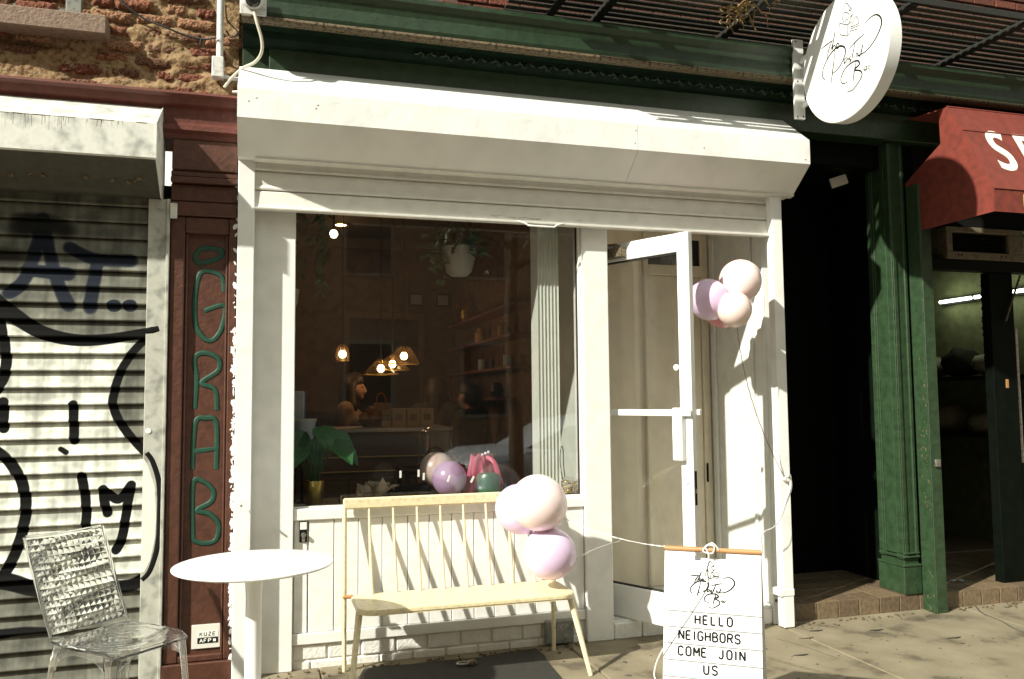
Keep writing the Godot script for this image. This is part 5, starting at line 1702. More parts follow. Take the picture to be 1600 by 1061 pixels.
# ---------------------------------------------------------------- the room behind the window
func interior_shell() -> void:
	var t := thing("bakery_room", "dim brown bakery room seen through the shop window", "room", Vector3(1.0, 0, -2.2))
	var st := B()
	bb(st, Vector3(-0.16, 0.0, -4.4), Vector3(0.0, 3.4, -0.221), 0.0)
	part("left_wall", st, M.room_side, t)
	st = B()
	bb(st, Vector3(-0.16, 0.0, -4.5), Vector3(2.3, 3.4, -4.401), 0.0)
	part("back_wall", st, M.room_wall, t)
	st = B()
	bb(st, Vector3(2.05, 0.0, -4.4), Vector3(2.3, 3.4, -1.302), 0.0)
	part("right_wall", st, M.room_side, t)
	st = B()
	bb(st, Vector3(-0.16, 3.30, -4.4), Vector3(2.3, 3.40, -0.201), 0.0)
	part("ceiling", st, M.room_ceiling, t)
	st = B()
	bb(st, Vector3(-0.16, -0.1, -4.4), Vector3(2.3, 0.06, -0.201), 0.0)
	part("floor", st, M.room_floor, t)
	st = B()
	bb(st, Vector3(0.001, 3.18, -4.4005), Vector3(2.049, 3.299, -4.36), 0.006)
	part("crown_moulding", st, M.room_ceiling, t)
	st = B()
	bb(st, Vector3(0.90, 0.06, -4.4005), Vector3(1.66, 2.40, -4.37), 0.004)
	var d := part("dark_door", st, M.black_wood, t)
	st = B()
	for q in [[0.83, 0.06, 0.90, 2.47], [1.66, 0.06, 1.73, 2.47], [0.90, 2.40, 1.66, 2.47]]:
		bb(st, Vector3(q[0], q[1], -4.4005), Vector3(q[2], q[3], -4.36), 0.004)
	part("door_casing", st, M.counter_wood, d)
	st = B()
	bb(st, Vector3(0.001, 0.80, -0.74), Vector3(2.039, 0.861, -0.201), 0.004)
	part("window_ledge", st, M.ledge_wood, t)
	st = B()
	bb(st, Vector3(0.001, 0.06, -0.70), Vector3(2.039, 0.799, -0.66), 0.0)
	part("ledge_front", st, M.ledge_wood, t)
	# rose coloured shelves on the right wall
	for k in 4:
		st = B()
		var y: float = [2.255, 2.01, 1.75, 1.498][k]
		bb(st, Vector3(1.86, y - 0.012, -3.72), Vector3(2.0495, y + 0.012, -1.4 if k < 3 else -1.9), 0.003)
		part("shelf", st, M.shelf_rose, t)

func sdf_mesh(bones: Array, cell: float, k: float) -> SurfaceTool:
	var lo := Vector3.ONE * 1e9
	var hi := -lo
	for b in bones:
		for q in [[b[0], b[2]], [b[1], b[3]]]:
			lo = lo.min(q[0] - Vector3.ONE * (q[1] + 0.05))
			hi = hi.max(q[0] + Vector3.ONE * (q[1] + 0.05))
	var n := Vector3i(((hi - lo) / cell).ceil()) + Vector3i.ONE
	var f := PackedFloat32Array()
	f.resize(n.x * n.y * n.z)
	f.fill(0.3)
	for b in bones:
		var a: Vector3 = b[0]; var c: Vector3 = b[1]
		var ra: float = b[2]; var rc: float = b[3]
		var m := maxf(ra, rc) + 0.06
		var i0 := Vector3i(((a.min(c) - Vector3.ONE * m - lo) / cell).floor()).clamp(Vector3i.ZERO, n - Vector3i.ONE)
		var i1 := Vector3i(((a.max(c) + Vector3.ONE * m - lo) / cell).ceil()).clamp(Vector3i.ZERO, n - Vector3i.ONE)
		var ac := c - a
		var l2 := maxf(ac.length_squared(), 1e-9)
		for z in range(i0.z, i1.z + 1):
			for y in range(i0.y, i1.y + 1):
				for x in range(i0.x, i1.x + 1):
					var p := lo + Vector3(x, y, z) * cell
					var t := clampf((p - a).dot(ac) / l2, 0, 1)
					var d := p.distance_to(a + ac * t) - lerpf(ra, rc, t)
					var at := (z * n.y + y) * n.x + x
					var h := maxf(k - absf(f[at] - d), 0.0) / k
					f[at] = minf(f[at], d) - h * h * k * 0.25
	var st := B()
	st.set_smooth_group(0)
	var vert := {}
	var stepx := [0, 1, n.x, n.x + 1, n.x * n.y, n.x * n.y + 1, n.x * n.y + n.x, n.x * n.y + n.x + 1]
	for z in n.z - 1:
		for y in n.y - 1:
			for x in n.x - 1:
				var at := (z * n.y + y) * n.x + x
				var neg := 0
				for s in stepx:
					if f[at + s] < 0: neg += 1
				if neg == 0 or neg == 8: continue
				var sum := Vector3.ZERO
				var cnt := 0
				for e in [[0, 1], [2, 3], [4, 5], [6, 7], [0, 2], [1, 3], [4, 6], [5, 7], [0, 4], [1, 5], [2, 6], [3, 7]]:
					var fa := f[at + stepx[e[0]]]; var fb := f[at + stepx[e[1]]]
					if (fa < 0) != (fb < 0):
						var u := fa / (fa - fb)
						var pa := Vector3(e[0] & 1, (e[0] >> 1) & 1, e[0] >> 2); var pb := Vector3(e[1] & 1, (e[1] >> 1) & 1, e[1] >> 2)
						sum += pa.lerp(pb, u)
						cnt += 1
				vert[at] = lo + (Vector3(x, y, z) + sum / cnt) * cell
	for at in vert:
		var x: int = at % n.x
		var y: int = (at / n.x) % n.y
		var z: int = at / (n.x * n.y)
		if x == 0 or y == 0 or z == 0: continue
		for ax in 3:
			var s: int = [1, n.x, n.x * n.y][ax]
			if (f[at] < 0) == (f[at + s] < 0): continue
			var u: int = [n.x, n.x * n.y, 1][ax]
			var v: int = [n.x * n.y, 1, n.x][ax]
			if not (vert.has(at - u) and vert.has(at - v) and vert.has(at - u - v)): continue
			var q := [vert[at - u - v], vert[at - v], vert[at], vert[at - u]]
			if f[at] > 0: q.reverse()
			fan(st, q)
	return st

# a standing person; own axes: y up, z the way they face; h is the standing height
func person(label: String, at: Vector3, turn: float, h: float, top: Material, long_hair: bool, bow: float) -> void:
	var t := thing("person", label, "person", at, "people in the bakery", true, turn)
	var s := h / 1.7
	var v := func(x: float, y: float, z: float) -> Vector3: return Vector3(x, y, z) * s
	var hd: Vector3 = v.call(0.0, 1.585, 0.03 + bow)
	var bones := []
	bones.append([v.call(-0.075, 0.93, 0), v.call(0.075, 0.93, 0), 0.11 * s, 0.11 * s])
	bones.append([v.call(0, 0.95, 0), v.call(0, 1.20, 0.02), 0.125 * s, 0.12 * s])
	bones.append([v.call(-0.06, 1.28, 0.03), v.call(0.06, 1.28, 0.03), 0.115 * s, 0.115 * s])
	bones.append([v.call(-0.15, 1.395, 0.01), v.call(0.15, 1.395, 0.01), 0.058 * s, 0.058 * s])
	bones.append([v.call(0, 1.39, 0.01), hd + Vector3(0, -0.09, -0.02) * s, 0.055 * s, 0.048 * s])
	bones.append([hd + Vector3(0, 0.025, -0.012) * s, hd + Vector3(0, 0.0, 0.012) * s, 0.085 * s, 0.076 * s])
	bones.append([hd + Vector3(0, -0.06, 0.045) * s, hd + Vector3(0, -0.08, 0.055) * s, 0.045 * s, 0.032 * s])
	bones.append([hd + Vector3(0, 0.0, 0.085) * s, hd + Vector3(0, -0.03, 0.10) * s, 0.008 * s, 0.014 * s])
	for x in [-1.0, 1.0]:
		bones.append([hd + Vector3(x * 0.082, -0.01, -0.005) * s, hd + Vector3(x * 0.080, -0.04, 0.0) * s, 0.016 * s, 0.012 * s])
		bones.append([v.call(x * 0.09, 0.90, 0), v.call(x * 0.10, 0.48, 0.02), 0.088 * s, 0.058 * s])
		bones.append([v.call(x * 0.10, 0.48, 0.02), v.call(x * 0.105, 0.07, -0.02), 0.056 * s, 0.036 * s])
		bones.append([v.call(x * 0.105, 0.05, -0.04), v.call(x * 0.115, 0.035, 0.13), 0.04 * s, 0.032 * s])
		bones.append([v.call(x * 0.185, 1.38, 0.0), v.call(x * 0.235, 1.10, -0.02), 0.05 * s, 0.04 * s])
		bones.append([v.call(x * 0.235, 1.10, -0.02), v.call(x * 0.20, 0.93, 0.17), 0.039 * s, 0.028 * s])
		bones.append([v.call(x * 0.20, 0.93, 0.17), v.call(x * 0.19, 0.905, 0.245), 0.032 * s, 0.030 * s])
		for k in 4: bones.append([v.call(x * (0.165 + 0.017 * k), 0.90, 0.26), v.call(x * (0.163 + 0.018 * k), 0.868 + 0.004 * absf(k - 1.5), 0.325), 0.010 * s, 0.008 * s])
		bones.append([v.call(x * 0.165, 0.915, 0.225), v.call(x * 0.135, 0.885, 0.27), 0.012 * s, 0.009 * s])
	var body := part("body", sdf_mesh(bones, 0.015, 0.035), M.skin, t)
	var st := B()
	for x in [-1.0, 1.0]:
		lathe(st, [0.0, -0.011, 0.008, -0.008, 0.011, 0.0, 0.008, 0.008, 0.0, 0.011], 10, Transform3D(Basis(), hd + Vector3(x * 0.031, 0.005, 0.075) * s))
	part("eyes", st, M.ink, body)
	var cl := []
	for k in [0, 1, 2, 3]: cl.append([bones[k][0], bones[k][1], bones[k][2] + 0.014, bones[k][3] + 0.014])
	for x in [-1.0, 1.0]:
		cl.append([v.call(x * 0.185, 1.38, 0.0), v.call(x * 0.235, 1.10, -0.02), 0.063 * s, 0.054 * s])
		cl.append([v.call(x * 0.235, 1.10, -0.02), v.call(x * 0.205, 0.95, 0.14), 0.053 * s, 0.042 * s])
	part("shirt", sdf_mesh(cl, 0.017, 0.03), top, t)
	cl = []
	for x in [-1.0, 1.0]:
		cl.append([v.call(x * 0.085, 0.92, 0), v.call(x * 0.10, 0.48, 0.02), 0.108 * s, 0.075 * s])
		cl.append([v.call(x * 0.10, 0.48, 0.02), v.call(x * 0.105, 0.09, -0.02), 0.073 * s, 0.062 * s])
	part("trousers", sdf_mesh(cl, 0.02, 0.03), M.dark_cloth, t)
	var hb := [[hd + Vector3(0, 0.045, -0.03) * s, hd + Vector3(0, 0.065, 0.005) * s, 0.092 * s, 0.082 * s], [hd + Vector3(0, -0.02, -0.055) * s, hd + Vector3(0, 0.03, -0.04) * s, 0.080 * s, 0.085 * s]]
	if long_hair:
		for x in [-1.0, 1.0]:
			hb.append([hd + Vector3(x * 0.07, 0.01, -0.02) * s, hd + Vector3(x * 0.095, -0.16, -0.01) * s, 0.04 * s, 0.045 * s])
			hb.append([hd + Vector3(x * 0.095, -0.16, -0.01) * s, hd + Vector3(x * 0.09, -0.34, 0.03) * s, 0.045 * s, 0.02 * s])
		hb.append([hd + Vector3(0, -0.02, -0.07) * s, hd + Vector3(0, -0.33, -0.10) * s, 0.085 * s, 0.05 * s])
	part("hair", sdf_mesh(hb, 0.012, 0.03), M.hair, t)

func leaf_blade(st: SurfaceTool, base: Vector3, dir: Vector3, up: Vector3, length: float, width: float, droop := 0.3) -> void:
	var side := dir.cross(up).normalized()
	var nrm := side.cross(dir).normalized()
	var prev := []
	for k in 6:
		var t := k / 5.0
		var c := base + dir * (length * t) - Vector3.UP * (droop * length * t * t)
		var w := width * 0.5 * sin(PI * pow(clampf(t * 0.94 + 0.04, 0, 1), 0.75))
		var row := [c - side * w + nrm * w * 0.35, c, c + side * w + nrm * w * 0.35]
		if k:
			fan(st, [prev[0], prev[1], row[1], row[0]])
			fan(st, [prev[1], prev[2], row[2], row[1]])
		prev = row

func pendant(label: String, p: Vector3, kind: int) -> void:
	var t := thing("pendant_lamp", label, "lamp", Vector3(p.x, 3.30, p.z), "pendant lamps over the counter")
	var st := B()
	lathe(st, [0.0, 3.27, 0.05, 3.27, 0.05, 3.30, 0.0, 3.3], 16, Transform3D(Basis(), Vector3(p.x, 0, p.z)))
	part("ceiling_rose", st, M.black_wood, t)
	st = B()
	tube(st, [Vector3(p.x, 3.27, p.z), Vector3(p.x, p.y + 0.07, p.z)], 0.005, 6)
	part("cord", st, M.black_wood, t)
	st = B()
	lathe(st, [0.0, p.y + 0.03, 0.016, p.y + 0.03, 0.018, p.y + 0.065, 0.006, p.y + 0.085, 0.0, p.y + 0.085], 12, Transform3D(Basis(), Vector3(p.x, 0, p.z)))
	part("socket", st, M.brass, t)
	st = B()
	lathe(st, [0.0, -0.036, 0.016, -0.034, 0.029, -0.02, 0.033, -0.004, 0.028, 0.014, 0.016, 0.03, 0.0, 0.033], 16, Transform3D(Basis(), p))
	part("bulb", st, M.bulb_warm, t)
	var l := OmniLight3D.new()
	l.name = "bulb_light"
	t.add_child(l, true)
	l.position = p - t.position
	l.light_color = Color(1.0, 0.66, 0.34)
	l.light_energy = 0.010
	l.light_size = 0.025
	l.omni_range = 9.0
	l.omni_attenuation = 2.0
	l.shadow_enabled = true
	st = B()
	var pr: Array = [[0.055, -0.06, 0.06, 0.0, 0.045, 0.06, 0.02, 0.085], [0.135, -0.07, 0.115, -0.02, 0.06, 0.07, 0.022, 0.085], [0.155, -0.055, 0.10, 0.01, 0.03, 0.08]][kind]
	lathe(st, pr, 28, Transform3D(Basis(), p))
	var sh := part("glass_shade", st, M.lamp_glass, t)
	st = B()
	var ring := []
	for k in 29: ring.append(p + Vector3(cos(TAU * k / 28) * pr[0], pr[1], sin(TAU * k / 28) * pr[0]))
	tube(st, ring, 0.004, 5)
	part("rim", st, M.brass, sh)

func interior_things() -> void:
	pendant("leftmost pendant lamp, small glass shade hanging left of the dark door", Vector3(0.644, 1.898, -2.4), 0)
	pendant("highest lit pendant lamp with clear conical shade, rightmost of the group", Vector3(1.176, 1.885, -2.4), 1)
	pendant("lowest pendant lamp with wide flat glass shade", Vector3(0.974, 1.775, -2.4), 2)
	pendant("pendant lamp tucked between the conical and the lowest one", Vector3(1.097, 1.82, -2.55), 2)
	var lt := thing("ceiling_spot", "round lit spotlight flush in the bakery ceiling", "lamp", Vector3(0.73, 3.30, -3.65), "ceiling spots")
	var st := B()
	lathe(st, [0.0, 3.285, 0.06, 3.285, 0.06, 3.29, 0.0, 3.29], 20, Transform3D(Basis(), Vector3(0.73, 0, -3.65)))
	part("lens", st, M.spot_warm, lt)
	st = B()
	lathe(st, [0.061, 3.28, 0.085, 3.282, 0.085, 3.2999, 0.061, 3.2999], 24, Transform3D(Basis(), Vector3(0.73, 0, -3.65)))
	part("trim", st, M.brass, lt)
	lt = thing("ceiling_spot", "bare round lit bulb hanging just below the bakery ceiling", "lamp", Vector3(0.61, 3.3, -3.0), "ceiling spots")
	st = B()
	lathe(st, [0.0, -0.04, 0.025, -0.033, 0.04, 0.0, 0.025, 0.033, 0.0, 0.04], 16, Transform3D(Basis(), Vector3(0.61, 3.06, -3.0)))
	part("bulb", st, M.spot_warm, lt)
	st = B()
	tube(st, [Vector3(0.61, 3.09, -3.0), Vector3(0.61, 3.3, -3.0)], 0.012, 8)
	part("stem", st, M.black_wood, lt)
	for q in [Vector3(0.73, 3.27, -3.65), Vector3(0.61, 3.06, -3.0)]:
		var l := OmniLight3D.new()
		l.name = numbered("spot_light")
		add_child(l)
		l.position = q
		l.light_color = Color(1.0, 0.78, 0.5)
		l.light_energy = 0.016
		l.light_size = 0.04
		l.omni_range = 9.0
		l.omni_attenuation = 2.0
		l.shadow_enabled = true
	# counter and what stands on it
	var c := thing("bakery_counter", "dark wooden bakery counter with pale marble top", "counter", Vector3(1.0, 0.06, -1.85))
	st = B()
	bb(st, Vector3(0.35, 0.061, -2.10), Vector3(1.42, 1.25, -1.66), 0.004)
	part("cabinet", st, M.counter_wood, c)
	st = B()
	bb(st, Vector3(0.33, 1.2505, -2.14), Vector3(1.44, 1.282, -1.62), 0.005)
	part("marble_top", st, M.marble, c)
	for k in 2:
		st = B()
		tube(st, [Vector3(0.40, [1.06, 0.95][k], -1.64), Vector3(1.38, [1.06, 0.95][k], -1.64)], 0.007, 8)
		part("brass_rail", st, M.brass, c)
	for k in 4:
		st = B()
		bb(st, Vector3(0.37 + 0.26 * k, 0.14, -1.662), Vector3(0.61 + 0.26 * k, 0.9, -1.65), 0.008)
		part("panel", st, M.counter_wood, c)
	for k in 4:
		var x: float = [0.925, 1.025, 1.14, 1.25][k]
		st = B()
		bb(st, Vector3(x - (0.035 if k == 0 else 0.053), 1.283, -1.80), Vector3(x + (0.035 if k == 0 else 0.053), 1.43 - (0.012 if k == 0 else 0.0), -1.70), 0.003)
		var bxn := thing("kraft_box", ["narrow kraft carton left of the three pastry boxes on the counter", "left one of three kraft pastry boxes standing on the counter", "middle one of three kraft pastry boxes standing on the counter", "right one of three kraft pastry boxes standing on the counter"][k], "box", Vector3(x, 1.283, -1.75), "kraft boxes on the counter")
		part("carton", st, M.kraft, bxn)
		st = B()
		bb(st, Vector3(x - 0.028, 1.335, -1.7005), Vector3(x + 0.028, 1.385, -1.6990), 0.0)
		part("printed_label", st, M.kraft_print, bxn)
	var fb := thing("fruit_bowl", "dark bowl heaped with oranges on the counter's left", "bowl", Vector3(0.82, 1.283, -1.85))
	st = B()
	lathe(st, [0.0, 1.284, 0.06, 1.284, 0.12, 1.345, 0.115, 1.345, 0.0, 1.30], 24, Transform3D(Basis(), Vector3(0.82, 0, -1.85)))
	part("bowl", st, M.black_wood, fb)
	for k in 6:
		var q := Vector3(0.82 + 0.065 * cos(k * 1.25), 1.36, -1.85 + 0.065 * sin(k * 1.25)) if k < 5 else Vector3(0.82, 1.41, -1.85)
		st = B()
		lathe(st, [0.0, -0.04, 0.02, -0.035, 0.036, -0.018, 0.041, 0.0, 0.036, 0.018, 0.02, 0.035, 0.0, 0.038], 14, Transform3D(Basis(), q))
		single("orange", st, M.orange, ["orange at the right rim of the fruit bowl", "orange at the right rear of the fruit bowl", "orange at the left rear of the fruit bowl", "orange at the left rim of the fruit bowl", "orange at the front of the fruit bowl", "orange topmost on the heap in the bowl"][k], "orange", Vector3.ZERO, "oranges in the bowl")
	var bag := thing("paper_bag", "orange brown paper bag with a looped handle behind fruit", "bag", Vector3(0.90, 1.283, -2.0))
	st = B()
	bb(st, Vector3(0.865, 1.284, -2.04), Vector3(1.0, 1.475, -1.95), 0.008)
	part("body", st, M.kraft, bag)
	st = B()
	tube(st, smooth_line([Vector3(0.885, 1.47, -1.99), Vector3(0.89, 1.53, -1.99), Vector3(0.925, 1.555, -1.99), Vector3(0.955, 1.52, -1.99), Vector3(0.96, 1.47, -1.99)]), 0.006, 6)
	part("handle", st, M.orange, bag)
	var gc := thing("glass_cloche", "tall glass cake dome on a brass foot before the counter", "cake dome", Vector3(1.24, 0.86, -1.2))
	st = B()
	lathe(st, [0.155, 1.02, 0.158, 1.20, 0.14, 1.265, 0.08, 1.30, 0.012, 1.31, 0.012, 1.33, 0.0, 1.335], 32, Transform3D(Basis(), Vector3(1.24, 0, -1.2)))
	part("dome", st, M.cloche_glass, gc)
	st = B()
	lathe(st, [0.0, 1.0, 0.17, 1.0, 0.17, 1.019, 0.0, 1.02], 32, Transform3D(Basis(), Vector3(1.24, 0, -1.2)))
	part("plate", st, M.brass, gc)
	var tb := thing("cafe_table", "small black table with thin legs below the cake dome", "table", Vector3(1.2, 0.06, -1.2))
	st = B()
	bb(st, Vector3(0.95, 0.975, -1.42), Vector3(1.48, 0.998, -1.0), 0.004)
	part("top", st, M.black_wood, tb)
	for q in [[0.98, -1.39], [1.45, -1.39], [0.98, -1.03], [1.45, -1.03]]:
		st = B()
		bb(st, Vector3(q[0] - 0.014, 0.061, q[1] - 0.014), Vector3(q[0] + 0.014, 0.974, q[1] + 0.014), 0.003)
		part("leg", st, M.black_wood, tb)
	st = B()
	bx(st, Vector3(1.20, 1.055, -0.97), Vector3(0.24, 0.09, 0.05), 0.02, Basis(Vector3(0, 0, 1), 0.1))
	single("rose_cushion", st, M.rose_cloth, "dusty rose cloth cushion in front of the cake dome", "cushion")
	var wb := thing("wheel_back_chair", "black wheel back chair behind the rose cushion", "chair", Vector3(1.18, 0.06, -0.92))
	st = B()
	var pts := []
	for k in 15: pts.append(Vector3(1.16 + cos(PI * k / 14) * 0.085, 1.02 + sin(PI * k / 14) * 0.145, -0.92))
	tube(st, pts, 0.008, 6)
	part("hoop", st, M.black_wood, wb)
	for k in 5:
		st = B()
		var a := PI * (k + 1) / 6
		tube(st, [Vector3(1.16, 1.05, -0.92), Vector3(1.16 + cos(a) * 0.083, 1.02 + sin(a) * 0.143, -0.92)], 0.004, 5)
		part("spoke", st, M.black_wood, wb)
	st = B()
	bb(st, Vector3(1.05, 0.5, -1.0), Vector3(1.27, 0.53, -0.80), 0.008)
	part("seat", st, M.black_wood, wb)
	for q in [[1.075, -0.92], [1.245, -0.92]]:
		st = B()
		tube(st, [Vector3(q[0], 0.061, q[1]), Vector3(q[0], 1.02, q[1])], 0.009, 6)
		part("leg", st, M.black_wood, wb)
	person("woman with long dark hair in a tan top behind the counter", Vector3(0.70, 0.06, -2.62), 1.35, 1.66, M.tan_cloth, true, 0.04)
	person("dark haired person in black behind the kraft boxes, middle of three", Vector3(1.53, 0.06, -2.75), 2.7, 1.64, M.dark_cloth, true, 0.02)
	person("person in black nearest the shelves, rightmost of three", Vector3(1.78, 0.06, -2.35), -2.4, 1.57, M.dark_cloth, false, 0.02)
	# frames and shelf goods
	for k in 2:
		var f := thing("wall_picture", ["small dark framed picture left on the back wall", "small dark framed picture right of the other one"][k], "picture", Vector3([1.67, 1.98][k] - 0.1, 2.62, -4.395), "pictures on the back wall")
		st = B()
		bb(st, Vector3([1.55, 1.86][k], 2.55, -4.400), Vector3([1.72, 2.02][k], 2.70, -4.37), 0.004)
		var fr := part("frame", st, M.black_wood, f)
		st = B()
		bb(st, Vector3([1.57, 1.88][k], 2.57, -4.3705), Vector3([1.70, 2.0][k], 2.68, -4.368), 0.0)
		part("print", st, M.grey_tin, fr)
	var goods := [["brass_pot", "shiny brass pot with dark leaves on the top shelf", 2.267, -3.3], ["brown_jar", "brown jar at the near end of the second shelf", 2.022, -1.9], ["brown_jar", "brown jar deeper in on the second shelf", 2.022, -2.7], ["dark_teapot", "dark round teapot on the lowest rose shelf", 1.51, -2.15], ["dark_tin", "dark tin at the near end of the third shelf", 1.762, -1.75], ["dark_tin", "dark tin deeper in on the third shelf", 1.762, -2.6]]
	for k in goods.size():
		st = B()
		var gq: Array = goods[k]
		lathe(st, [[0.0, 0.0, 0.04, 0.0, 0.065, 0.05, 0.05, 0.11, 0.04, 0.13, 0.0, 0.13], [0.0, 0.0, 0.05, 0.0, 0.055, 0.09, 0.03, 0.12, 0.03, 0.14, 0.0, 0.14], [0.0, 0.0, 0.05, 0.0, 0.05, 0.10, 0.0, 0.10]][0 if k in [0, 3] else 1 if k < 3 else 2], 18, Transform3D(Basis(), Vector3(1.95, gq[2] + 0.001, gq[3])))
		if k == 0:
			for j in 9: leaf_blade(st, Vector3(1.95, 2.39, gq[3]), Vector3(cos(j * 0.7), 0.9, sin(j * 0.7)).normalized(), Vector3.UP, 0.16, 0.05)
		single(gq[0], st, [M.brass, M.kraft, M.kraft, M.black_wood, M.grey_tin, M.grey_tin][k], gq[1], "pot" if k == 0 else "jar" if k < 3 else "teapot" if k == 3 else "tin", Vector3.ZERO, "goods on the rose shelves")
	# hanging plant in a pale pot
	var hp := thing("hanging_plant", "leafy plant in a pale hanging pot high in the window", "plant", Vector3(1.262, 2.34, -0.6))
	st = B()
	lathe(st, [0.0, 2.335, 0.055, 2.335, 0.085, 2.36, 0.112, 2.46, 0.118, 2.53, 0.110, 2.53, 0.10, 2.50, 0.0, 2.50], 28, Transform3D(Basis(), Vector3(1.262, 0, -0.6)))
	part("pot", st, M.pot_white, hp)
	st = B()
	for k in 3: tube(st, [Vector3(1.262 + 0.11 * cos(k * 2.1), 2.53, -0.6 + 0.11 * sin(k * 2.1)), Vector3(1.262, 3.30, -0.6)], 0.002, 4)
	part("hanger", st, M.black_wood, hp)
	st = B()
	var r2 := RandomNumberGenerator.new()
	r2.seed = 11
	for k in 120:
		var a := r2.randf() * TAU
		var rad := r2.randf_range(0.02, 0.17)
		var b := Vector3(1.262 + cos(a) * rad * 1.1 + (-0.03 if k % 2 else 0.0), 2.55 + r2.randf_range(-0.05, 0.13) - rad * 0.25, -0.6 + sin(a) * rad)
		if k % 4 == 0: b = Vector3(1.262 - 0.10 - r2.randf() * 0.09, 2.55 - r2.randf() * 0.28, -0.6 + r2.randfn(0, 0.05))
		leaf_blade(st, b, Vector3(cos(a), r2.randf_range(-0.3, 0.6), sin(a)).normalized(), Vector3(r2.randfn(0, 0.4), 1, r2.randfn(0, 0.4)).normalized(), r2.randf_range(0.06, 0.115), r2.randf_range(0.025, 0.05), 0.4)
	part("leaves", st, M.leaf_dark, hp, "stuff")
	# trailing vine at the left edge
	var vp := thing("trailing_vine", "trailing vine hanging down the left edge of the window", "plant", Vector3(0.10, 2.2, -0.42))
	st = B()
	lathe(st, [0.0, 2.02, 0.05, 2.02, 0.09, 2.12, 0.10, 2.20, 0.09, 2.20, 0.0, 2.16], 24, Transform3D(Basis(), Vector3(0.10, -0.02, -0.36)))
	part("pot", st, M.pot_white, vp)
	st = B()
	var lf := B()
	for k in 9:
		var x := 0.12 + 0.026 * k
		var y1: float = [2.24, 2.15, 2.22, 2.28, 2.17, 2.30, 2.25, 2.33, 2.45][k]
		var line := []
		for j in 12:
			var u := j / 11.0
			line.append(Vector3(x + 0.04 * sin(u * 4.0 + k) + (0.07 * u if k > 3 else 0.0), lerpf(2.98, y1, u), -0.42 + 0.05 * sin(k * 2.0)))
			if j > 2:
				for m in 2: leaf_blade(lf, line[-1] + Vector3(r2.randfn(0, 0.012), r2.randfn(0, 0.015), 0), Vector3(r2.randfn(0, 1), -0.5, r2.randfn(0, 1)).normalized(), Vector3(r2.randfn(0, 1), 0.4, 1).normalized(), r2.randf_range(0.035, 0.06), r2.randf_range(0.025, 0.04), 0.4)
		tube(st, line, 0.003, 4)
	part("stems", st, M.leaf_dark, vp)
	part("leaves", lf, M.leaf_mid, vp, "stuff")
	# potted plant in a gold pot on the ledge
	var gp := thing("potted_plant", "big leaved plant in a gold pot on the window ledge", "plant", Vector3(0.30, 0.862, -0.36))
	st = B()
	lathe(st, [0.0, 0.863, 0.045, 0.863, 0.056, 0.88, 0.064, 1.015, 0.058, 1.015, 0.05, 1.0, 0.0, 1.0], 30, Transform3D(Basis(), Vector3(0.298, 0, -0.36)))
	part("gold_pot", st, M.gold_pot, gp)
	var tips := [[0.16, 1.27, -0.30, 0.15], [0.24, 1.31, -0.42, 0.17], [0.33, 1.34, -0.30, 0.17], [0.40, 1.30, -0.40, 0.17], [0.40, 1.25, -0.26, 0.19], [0.12, 1.20, -0.40, 0.16], [0.22, 1.22, -0.22, 0.16], [0.30, 1.26, -0.46, 0.15], [0.44, 1.21, -0.34, 0.15]]
	for q in tips:
		var tip := Vector3(q[0], q[1], q[2])
		var base := Vector3(0.298 + (q[0] - 0.298) * 0.12, 1.0, -0.36)
		st = B()
		tube(st, smooth_line([base, base.lerp(tip, 0.5) + Vector3(0, 0.05, 0), tip]), 0.004, 5)
		var stem := part("stem", st, M.leaf_deep, gp)
		st = B()
		leaf_blade(st, tip, Vector3((q[0] - 0.29) * 3.0, -0.28, (q[2] + 0.36) * 2.0 + 0.25).normalized(), Vector3(0, 1, 0.5).normalized(), q[3], q[3] * 0.85, 0.25)
		part("leaf", st, M.leaf_deep, stem)
	# left corner: tin, tub, saucer
	st = B()
	bb(st, Vector3(0.05, 1.30, -0.72), Vector3(0.245, 1.56, -0.55), 0.006)
	var dsp := thing("grey_dispenser", "grey boxy dispenser with a blue edge at window's left end", "dispenser", Vector3(0.15, 0.862, -0.62))
	part("head", st, M.grey_tin, dsp)
	st = B()
	bb(st, Vector3(0.2455, 1.31, -0.70), Vector3(0.252, 1.55, -0.57), 0.002)
	part("blue_edge", st, M.blue_edge, dsp)
	st = B()
	bb(st, Vector3(0.08, 0.862, -0.70), Vector3(0.20, 1.2995, -0.58), 0.006)
	part("stand", st, M.black_cloth, dsp)
	var tub := thing("white_tub", "white tub with a lid under the grey dispenser", "tub", Vector3(0.24, 0.862, -0.48))
	st = B()
	lathe(st, [0.0, 1.26, 0.065, 1.26, 0.078, 1.37, 0.0, 1.37], 28, Transform3D(Basis(), Vector3(0.235, 0, -0.50)))
	part("tub", st, M.grey_tin, tub)
	st = B()
	lathe(st, [0.0, 1.37, 0.084, 1.37, 0.084, 1.385, 0.0, 1.386], 28, Transform3D(Basis(), Vector3(0.235, 0, -0.50)))
	part("lid", st, M.pot_white, tub)
	st = B()
	lathe(st, [0.0, 0.862, 0.05, 0.862, 0.01, 0.88, 0.01, 1.25, 0.05, 1.259, 0.0, 1.26], 16, Transform3D(Basis(), Vector3(0.235, 0, -0.50)))
	part("pedestal", st, M.black_wood, tub)
	st = B()
	lathe(st, [0.0, 0.862, 0.05, 0.862, 0.075, 0.895, 0.07, 0.895, 0.0, 0.872], 28, Transform3D(Basis(), Vector3(0.165, 0, -0.14)))
	single("white_dish", st, M.pot_white, "shallow white dish in the lower left corner of the window", "dish")
	st = B()
	bb(st, Vector3(0.745, 0.862, -0.56), Vector3(1.03, 0.955, -0.40), 0.02)
	single("black_case", st, M.black_cloth, "low black case on the ledge left of the balloons", "case")
	st = B()
